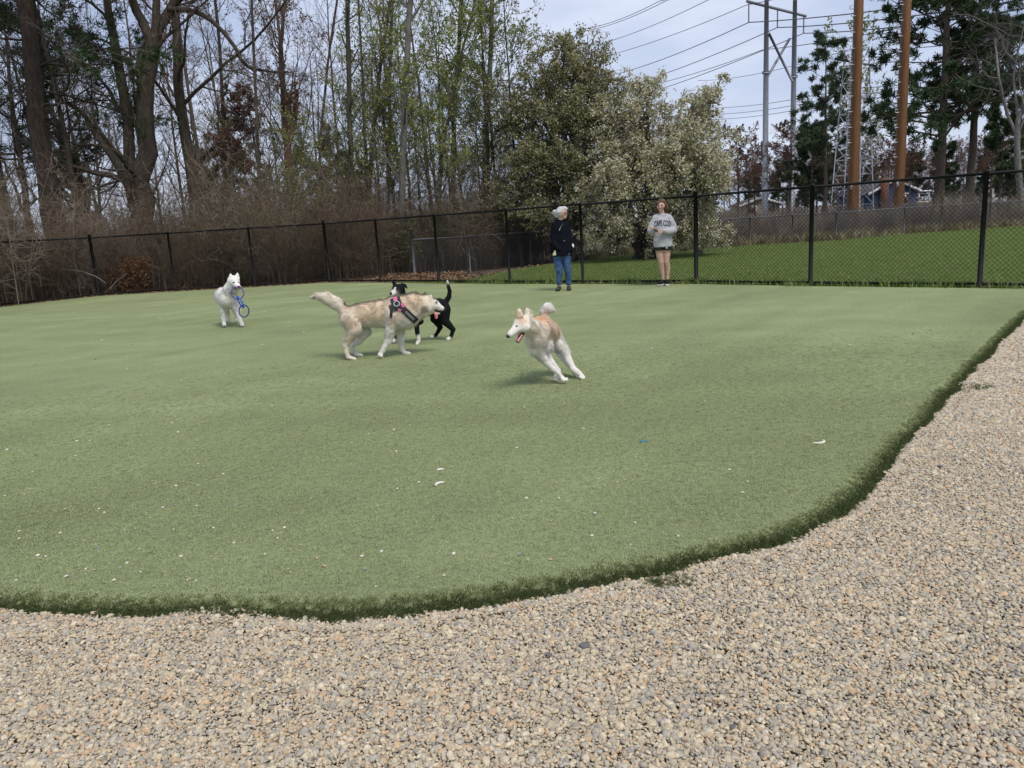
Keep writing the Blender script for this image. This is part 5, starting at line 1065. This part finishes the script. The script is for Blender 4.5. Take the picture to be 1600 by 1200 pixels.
# ------------------------------------------------------------------ people
SKIN = (.52, .33, .25); SKIN2 = (.50, .30, .22)
def hand(B, wrist, knuck, spread, tips, thumb, col, rp=9, rf=5.2):
    """palm from wrist to knuckle line; fingers from the knuckles through a bend to the tips"""
    w = np.array(wrist, float); k = np.array(knuck, float); s = np.array(spread, float)
    for t in (-.5, -.17, .17, .5): B.c((*(w + s * t * .6), rp), (*(k + s * t), rp * .8), col, .006)
    for i, t in enumerate((-.5, -.17, .17, .5)):
        a = k + s * t; tip = np.array(tips, float) + s * t * .8; L = (.82, 1.0, .95, .75)[i]; b = a + (tip - a) * .5 * L + np.array([0, -3, -.012]); e = a + (tip - a) * L
        B.chain([(*a, rf * 1.1), (*b, rf), (*e, rf * .8)], col, .002)
    a = w + (k - w) * .35 + s * -.6; th = np.array(thumb, float); B.chain([(*a, rf * 1.3), (*((a + th) / 2 + np.array([0, -3, 0])), rf * 1.1), (*th, rf * .8)], col, .004)

def older_woman():
    Y = float(G(881, 454)[1]) - .0; B = Body(840, 300, 7.06, Y); base = up_at(881, 453, Y, 0); root = empty('person', tuple(base), 'person with white hair, navy jacket and blue jeans standing with hands in pockets', 'person')
    H = (.52, .34, .26)
    B.c((266, 228, -.01, 46), (280, 222, -.02, 44), H, .02); B.c((285, 250, -.03, 36), (296, 276, -.04, 22), H, .02); B.c((314, 240, -.05, 7), (322, 255, -.055, 6), H, .008); B.c((312, 276, -.05, 7), (320, 276, -.05, 5), (.45, .2, .18), .006); B.c((256, 255, -.075, 9), (254, 240, -.075, 10), H, .006)
    B.c((262, 280, 0, 28), (255, 330, .01, 30), H, .02); B.chain([(256, 372, .01, 42), (262, 500, .01, 62), (268, 680, .01, 60)], H, .03, ((0, 1, 0), .75))
    B.chain([(212, 376, .01, 26), (176, 480, .02, 24), (205, 590, -.06, 20), (246, 628, -.07, 15)], H, .02); B.chain([(306, 376, .01, 26), (352, 480, .02, 23), (378, 575, -.03, 19), (372, 630, -.06, 15)], H, .02)
    for (w, k, s_, t, th) in (((246, 628, -.07), (262, 655, -.06), (22, 6, .0), (276, 680, -.05), (278, 645, -.07)), ((372, 630, -.06), (352, 655, -.05), (-20, 4, 0), (338, 680, -.04), (342, 645, -.06))): hand(B, w, k, s_, t, th, H, 9, 5.5)
    B.chain([(232, 690, .01, 42), (236, 850, .0, 28), (236, 1020, .03, 17), (236, 1050, .03, 17)], H, .01); B.chain([(314, 690, .01, 42), (332, 850, .0, 27), (344, 1020, .02, 17), (345, 1050, .02, 17)], H, .01)
    B.dab(305, 237, -.09, 7, (.10, .06, .05), .8); body = body_obj('body', B, .0075, root, M_skin, None, .008)
    M_gh = mat('white_hair', [(.42, .40, .385), (.60, .575, .56)], .7, 60, stretch=(1, 1, 3), bump=(120, .5, .01)); small(B, 'hair', root, [((260, 212, -.005, 49), (244, 228, .0, 47)), ((262, 206, -.01, 46), (298, 188, -.03, 27)), ((298, 186, -.03, 28), (316, 186, -.04, 16)), ((238, 235, .0, 46), (232, 268, .01, 22)), ((212, 225, .02, 18), (190, 220, .03, 22)), ((190, 222, .03, 22), (200, 270, .03, 12)), ((246, 250, -.05, 22), (240, 225, -.05, 34))], M_gh, .0065, .02, wob=(.003, 40))
    M_nv = mat('navy_jacket', [(.004, .005, .009), (.009, .010, .016)], .9, 30, bump=(25, .5, .02), spec=.08)
    J = [((212, 368, .01, 46), (308, 368, .01, 44)), ((256, 335, .01, 50), (258, 430, .01, 86)), ((258, 420, .01, 88), (262, 540, .005, 98)), ((262, 540, .005, 98), (270, 720, .0, 112))]
    Bj = Body(B.x0, B.y0, B.s, B.Y)
    for a, b in J: Bj.c(a, b, (1, 1, 1), .02, ((0, 1, 0), .72))
    Bj.chain([(200, 366, .01, 42), (172, 480, .02, 38), (196, 580, -.06, 33), (240, 632, -.11, 27), (270, 650, -.09, 22)], (1, 1, 1), .015); Bj.chain([(318, 366, .01, 40), (352, 480, .02, 35), (370, 575, -.02, 29), (364, 640, -.06, 26), (345, 665, -.06, 22)], (1, 1, 1), .02)
    Bj.chain([(215, 318, .03, 24), (255, 322, .05, 30), (295, 322, .02, 22)], (1, 1, 1), .02); Bj.chain([(158, 590, .03, 20), (142, 672, .03, 10)], (1, 1, 1), .02)
    Bj.cuts = [(B.P(260, 706, 0), (0, 0, -1)), (B.P(265, 302, 0), (0, 0, 1))]
    V, Q, C = Bj.surface(.009, base, (.007, 12)); link('jacket', mesh_np('jacket', V, [Q], True), root, M_nv)
    M_zip = mat('zip_metal', [(.4, .4, .4), (.5, .5, .5)], .4, 20, metal=.4); mb = MB()
    mb.tube([B.P(u, v, -.155) - base for u, v in ((275, 350), (255, 385), (238, 425))], .004, 5); mb.build('zip', M_zip, root, True); mb = MB(); c = B.P(295, 535, -.20) - base; mb.tube([c, c + np.array([0, -.008, 0])], .009, 10); mb.build('snap_button', M_zip, root, True)
    M_sh = mat('pale_green_shirt', [(.42, .46, .26), (.52, .55, .34)], .8, 30); Bs = Body(B.x0, B.y0, B.s, B.Y); Bs.chain([(200, 655, -.07, 18), (196, 690, -.06, 32)], (1, 1, 1), .02, ((0, 1, 0), .9)); Bs.cuts = [(B.P(200, 699, -.04), (.05, 0, -1))]; V, Q, C = Bs.surface(.008, base); link('shirt', mesh_np('shirt', V, [Q], True), root, M_sh)
    M_cuff = mat('white_cuff', [(.62, .62, .62), (.7, .7, .7)], .8, 20); small(B, 'cuff', root, [((380, 588, -.045, 20), (386, 600, -.055, 18))], M_cuff, .005)
    M_je = mat('blue_jeans', [(.02, .05, .12), (.045, .095, .20), (.09, .15, .27)], .85, 14, 6, bump=(30, .4, .01)); Bp = Body(B.x0, B.y0, B.s, B.Y)
    Bp.chain([(226, 680, .01, 56), (230, 780, .0, 47), (236, 860, -.01, 39), (238, 960, .02, 32), (236, 1026, .03, 27)], (1, 1, 1), .008); Bp.chain([(318, 680, .01, 55), (324, 780, .0, 46), (334, 860, -.01, 38), (342, 960, .02, 31), (345, 1024, .02, 26)], (1, 1, 1), .008); Bp.c((240, 670, .01, 66), (308, 670, .01, 66), (1, 1, 1), .03)
    Bp.cuts = [(B.P(290, 1024, .02), (0, 0, -1))]; V, Q, C = Bp.surface(.0085, base, (.008, 15)); link('jeans', mesh_np('jeans', V, [Q], True), root, M_je)
    M_shoe = mat('brown_shoe', [(.03, .025, .018), (.06, .05, .036)], .7, 30)
    small(B, 'shoe', root, [((238, 1058, .03, 24), (224, 1072, -.07, 24)), ((224, 1074, -.07, 22), (214, 1078, -.10, 17))], M_shoe, .006, .012); small(B, 'shoe', root, [((344, 1056, .02, 24), (348, 1070, -.08, 25)), ((348, 1070, -.08, 23), (350, 1078, -.11, 19))], M_shoe, .006, .012)
    M_gl = mat('glasses_frame', [(.03, .012, .01), (.05, .02, .015)], .4, 20); mb = MB(); c = B.P(306, 234, -.095) - base; V, Q = ring_mesh(c, 13 * B.m, .003, np.array([.75, .3, .0]), np.array([0, 0, .8])); mb.add(V, [Q]); c2 = B.P(328, 236, -.05) - base; V, Q = ring_mesh(c2, 10 * B.m, .003, np.array([.35, .6, 0]), np.array([0, 0, .8])); mb.add(V, [Q]); mb.tube([c + np.array([-.02, 0, 0]), B.P(262, 234, -.085) - base], .003, 5); mb.tube([c + np.array([.015, 0, 0]), c2], .003, 5); mb.build('glasses', M_gl, root, True)
older_woman()

def younger_woman():
    Y = float(G(1038, 446)[1]); B = Body(995, 290, 7.06, Y); base = up_at(1037, 445, Y, 0); root = empty('person', tuple(base), 'person in grey lettered sweatshirt and black shorts holding a phone', 'person')
    H = SKIN
    B.c((270, 212, .0, 44), (266, 222, -.02, 42), H, .02); B.c((262, 245, -.03, 34), (262, 272, -.04, 18), H, .02); B.c((258, 226, -.088, 5), (256, 244, -.094, 6), H, .008); B.c((308, 235, .01, 9), (307, 248, .01, 8), H, .006); B.c((228, 235, .01, 7), (229, 247, .01, 7), H, .006)
    B.c((272, 270, .01, 26), (278, 320, .02, 28), H, .02); B.chain([(280, 375, .02, 42), (284, 500, .02, 58), (285, 680, .02, 60)], H, .03, ((0, 1, 0), .75))
    B.chain([(224, 376, .02, 26), (164, 480, .0, 24), (170, 510, -.08, 22), (192, 484, -.22, 15)], H, .02); B.chain([(340, 376, .02, 26), (394, 480, .03, 24), (385, 515, -.05, 22), (285, 500, -.19, 15)], H, .02)
    hand(B, (190, 482, -.225), (168, 468, -.245), (4, 20, .0), (140, 462, -.25), (200, 458, -.27), H, 9, 5.6)
    hand(B, (280, 500, -.195), (252, 508, -.22), (4, 34, 0), (228, 518, -.245), (232, 488, -.25), H, 10, 5.8)
    B.chain([(248, 690, .02, 45), (254, 770, .01, 39), (266, 845, -.0, 29), (274, 915, .03, 29), (288, 1000, .03, 17), (290, 1060, .03, 17)], H, .012); B.chain([(328, 690, .02, 45), (328, 770, .01, 39), (328, 840, -.0, 29), (342, 910, .03, 29), (340, 1000, .03, 17), (338, 1058, .02, 17)], H, .012)
    B.dab(258, 262, -.09, 10, (.42, .17, .15), .7); body = body_obj('body', B, .0068, root, M_skin, None, .008)
    for u in (246, 276): eye(B, root, u, 223, 4.5, du=7)
    M_brow = mat('eyebrow', [(.07, .04, .025), (.1, .06, .04)], .8, 30)
    for u in (246, 277): eye(B, root, u, 211, 3.5, M_brow, 'eyebrow', 16)
    M_bh = mat('brown_hair', [(.06, .032, .018), (.13, .072, .04)], .6, 60, stretch=(1, 1, .3), bump=(120, .5, .01))
    small(B, 'hair', root, [((276, 195, .02, 50), (290, 215, .03, 48)), ((262, 188, .0, 42), (246, 196, -.01, 32)), ((300, 215, .01, 32), (326, 245, .01, 24)), ((326, 245, .01, 24), (340, 280, .02, 14)), ((316, 250, .03, 26), (330, 285, .04, 14)), ((238, 210, .01, 24), (236, 265, .04, 14)), ((284, 240, .05, 40), (290, 290, .06, 30))], M_bh, .0065, .015, wob=(.003, 40))
    M_sw = mat('grey_sweatshirt', [(.34, .345, .36), (.44, .445, .46)], .9, 30, bump=(28, .4, .015)); S = Body(B.x0, B.y0, B.s, B.Y); sq = ((0, 1, 0), .72); ONE = (1, 1, 1)
    S.c((226, 362, .02, 44), (338, 362, .02, 44), ONE, .03, sq); S.chain([(280, 335, .02, 50), (280, 420, .02, 88), (285, 560, .015, 102), (287, 720, .01, 106)], ONE, .02, sq)
    S.chain([(214, 362, .02, 42), (176, 430, .02, 44), (154, 500, -.02, 40), (172, 510, -.12, 34), (188, 490, -.20, 26)], ONE, .02); S.chain([(350, 362, .02, 43), (386, 430, .03, 46), (400, 490, .0, 43), (378, 508, -.10, 36), (300, 502, -.18, 27)], ONE, .02)
    S.cuts = [(B.P(285, 674, 0), (0, 0, -1)), (B.P(285, 309, 0), (0, 0, 1))]
    V, Q, C = S.surface(.0085, base, (.008, 13)); sw = link('sweatshirt', mesh_np('sweatshirt', V, [Q], True), root, M_sw)
    hem = Body(B.x0, B.y0, B.s, B.Y); hem.chain([(287, 640, .01, 104), (287, 700, .01, 104)], ONE, .02, sq); hem.cuts = [(B.P(285, 677, 0), (0, 0, -1)), (B.P(285, 640, 0), (0, 0, 1))]; V2, Q2, _ = hem.surface(.0075, base, (.003, 20)); link('hem_band', mesh_np('hem_band', V2, [Q2], True), sw, M_sw)
    # arched lettering printed on the chest
    from mathutils.bvhtree import BVHTree
    bv = BVHTree.FromPolygons([tuple(x) for x in V], [tuple(x) for x in Q]); M_pr = mat('navy_print', [(.018, .022, .05), (.035, .04, .075)], .85, 60)
    fc = bpy.data.curves.new('print_text', 'FONT'); fc.body = 'CAPE COD'; fc.align_x = 'CENTER'; fc.size = 1.0; fc.offset = .022; fc.resolution_u = 3; to = bpy.data.objects.new('print_text', fc); COL.objects.link(to); dg = bpy.context.evaluated_depsgraph_get(); dg.update()
    tm = bpy.data.meshes.new_from_object(to.evaluated_get(dg)); bpy.data.objects.remove(to); bm = bmesh.new(); bm.from_mesh(tm); bmesh.ops.triangulate(bm, faces=bm.faces[:]); bmesh.ops.subdivide_edges(bm, edges=[e for e in bm.edges if e.calc_length() > .12], cuts=2); bmesh.ops.triangulate(bm, faces=bm.faces[:])
    xs = [v.co.x for v in bm.verts]; x0, x1 = min(xs), max(xs); ymx = max(v.co.y for v in bm.verts)
    for v in bm.verts:
        fx = (v.co.x - x0) / (x1 - x0); u = 190 + fx * 186; vv = 454 - (v.co.y / ymx) * 62 - 12 * math.sin(math.pi * fx) + (6 if fx < .15 else 0) * 0
        a, b = B.P(u, vv, -.6), B.P(u, vv, .4); h = bv.ray_cast(Vector(a - base), Vector(b - a).normalized())
        v.co = (h[0] + h[1] * .0035) if h[0] is not None else Vector(B.P(u, vv, -.11) - base)
    me = bpy.data.meshes.new('lettering'); bm.to_mesh(me); bm.free(); link('lettering', me, sw, M_pr)
    M_so = mat('black_shorts', [(.008, .008, .009), (.018, .018, .02)], .75, 30); Bp = Body(B.x0, B.y0, B.s, B.Y); Bp.chain([(246, 660, .02, 64), (244, 735, .02, 66)], ONE, .01); Bp.chain([(328, 660, .02, 64), (330, 735, .02, 66)], ONE, .01); Bp.c((262, 660, .02, 66), (312, 660, .02, 66), ONE, .03); Bp.cuts = [(B.P(285, 711, .0), (0, 0, -1)), (B.P(285, 645, 0), (0, 0, 1))]; V3, Q3, _ = Bp.surface(.0075, base); so = link('shorts', mesh_np('shorts', V3, [Q3], True), root, M_so)
    M_w = mat('white_sole', [(.66, .66, .66), (.74, .74, .74)], .6, 20); small(B, 'logo', root, [((322, 688, -.105, 4), (334, 684, -.105, 4)), ((328, 688, -.105, 4), (338, 692, -.105, 3))], M_w, .003, parent=so)
    small(B, 'phone', root, [((196, 482, -.27, 8), (226, 496, -.275, 8)), ((200, 494, -.275, 8), (224, 506, -.28, 8))], M_nose, .004)
    for (sh, so_, lg) in (([((292, 1056, .03, 25), (278, 1068, -.04, 25)), ((278, 1070, -.05, 24), (246, 1080, -.12, 17))], [((292, 1086, .03, 18), (276, 1088, -.06, 20)), ((276, 1089, -.06, 20), (238, 1092, -.13, 15))], ((270, 1062, -.09, 6), (284, 1076, -.09, 6))), ([((340, 1054, .02, 25), (342, 1068, -.06, 26)), ((342, 1068, -.06, 25), (336, 1080, -.14, 19))], [((340, 1086, .02, 19), (342, 1089, -.06, 22)), ((342, 1089, -.06, 22), (334, 1094, -.15, 18))], ((350, 1058, -.09, 8), (358, 1078, -.09, 7)))):
        o = small(B, 'shoe', root, sh, M_blk, .006, .012); small(B, 'sole', root, so_, M_w, .006, .01, parent=o, cuts=[(B.P(290, 1082, 0), (0, 0, 1))]); small(B, 'shoe_stripe', root, [lg], M_w, .004, parent=o)
younger_woman()

# ------------------------------------------------------------------ loose pebbles and scraps lying on the turf
def loose():
    ms = [mat('loose_pale_stone', [(.54, .51, .42), (.68, .64, .54)], .8, 40), mat('loose_tan_stone', [(.38, .27, .18), (.5, .37, .26)], .8, 40), mat('loose_grey_stone', [(.22, .23, .23), (.32, .33, .33)], .8, 40)]
    src = []
    for k in range(9): me = PEB[k].copy(); me.materials.clear(); me.materials.append(ms[0 if k < 5 else (1 if k < 7 else 2)]); src.append(me)
    fp = [(275, 760), (110, 715), (60, 800), (310, 758), (590, 790), (700, 710), (640, 665), (120, 690), (480, 680), (450, 890), (330, 870), (100, 905), (260, 900), (925, 838), (985, 852), (1300, 715), (1275, 688), (1215, 700), (1160, 770), (1060, 838), (1120, 862), (905, 890), (570, 890), (520, 640), (1240, 640), (1010, 590)]
    g = np.random.default_rng(9)
    for _ in range(190):
        y = 480 + 470 * g.uniform() ** .8; fp.append((g.uniform(0, 1150) if g.uniform() < .75 else g.uniform(0, 420), y))
    for _ in range(26): fp.append((g.uniform(1000, 1480), g.uniform(480, 800)))
    poly = np.concatenate([edge + nor * .16, far_in[::-1]])
    lab = {0: 'small pale pebble lying loose on the green turf', 1: 'small tan pebble lying loose on the green turf', 2: 'small grey pebble lying loose on the green turf'}
    for (x, y) in fp:
        p = G(x, y, 0)
        if not in_poly(p[None, :2], poly)[0]: continue
        k = int(g.integers(0, 9)); s = g.uniform(.008, .019) * min(1.8, max(1, np.hypot(p[0], p[1]) / 5)); o = link('pebble', src[k], None, None, (p[0], p[1], s * .22)); o.scale = (s, s, s); o.rotation_euler = (g.normal(0, .2), g.normal(0, .2), g.uniform(0, 6.28))
        t = 0 if k < 5 else (1 if k < 7 else 2); tag(o, lab[t], 'pebble', 'loose %s pebbles on the turf' % ('pale', 'tan', 'grey')[t])
    # pale curled chew scraps and a blue scrap
    M_ch = mat('chew_scrap', [(.62, .58, .48), (.72, .68, .58)], .7, 30)
    for i, (x, y, r, a0) in enumerate([(691, 757, .035, 1.2), (1275, 689, .045, 4.0), (688, 735, .02, .3)]):
        p = G(x, y, .006); t = np.linspace(0, 2.6, 9) + a0; P = np.stack([r * np.cos(t), r * np.sin(t), np.zeros(9)], 1); mb = MB(); mb.tube(P, [.003, .006, .007, .008, .008, .008, .007, .005, .003], 6); o = mb.build('chew_scrap', M_ch, None, True); o.location = p
        tag(o, ['crescent shaped pale chew scrap lying alone on the turf', 'larger hooked pale chew scrap on the turf near the gravel', 'tiny curled pale scrap beside the crescent shaped chew scrap'][i], 'scrap')
    p = G(1005, 689, .004); mb = MB(); mb.box((0, 0, 0), (.05, .015, .004), .3); o = mb.build('plastic_scrap', mat('blue_plastic', [(.03, .22, .36), (.05, .3, .45)], .4, 20), None); o.location = p; tag(o, 'small flat blue plastic scrap on the turf', 'scrap')
loose()
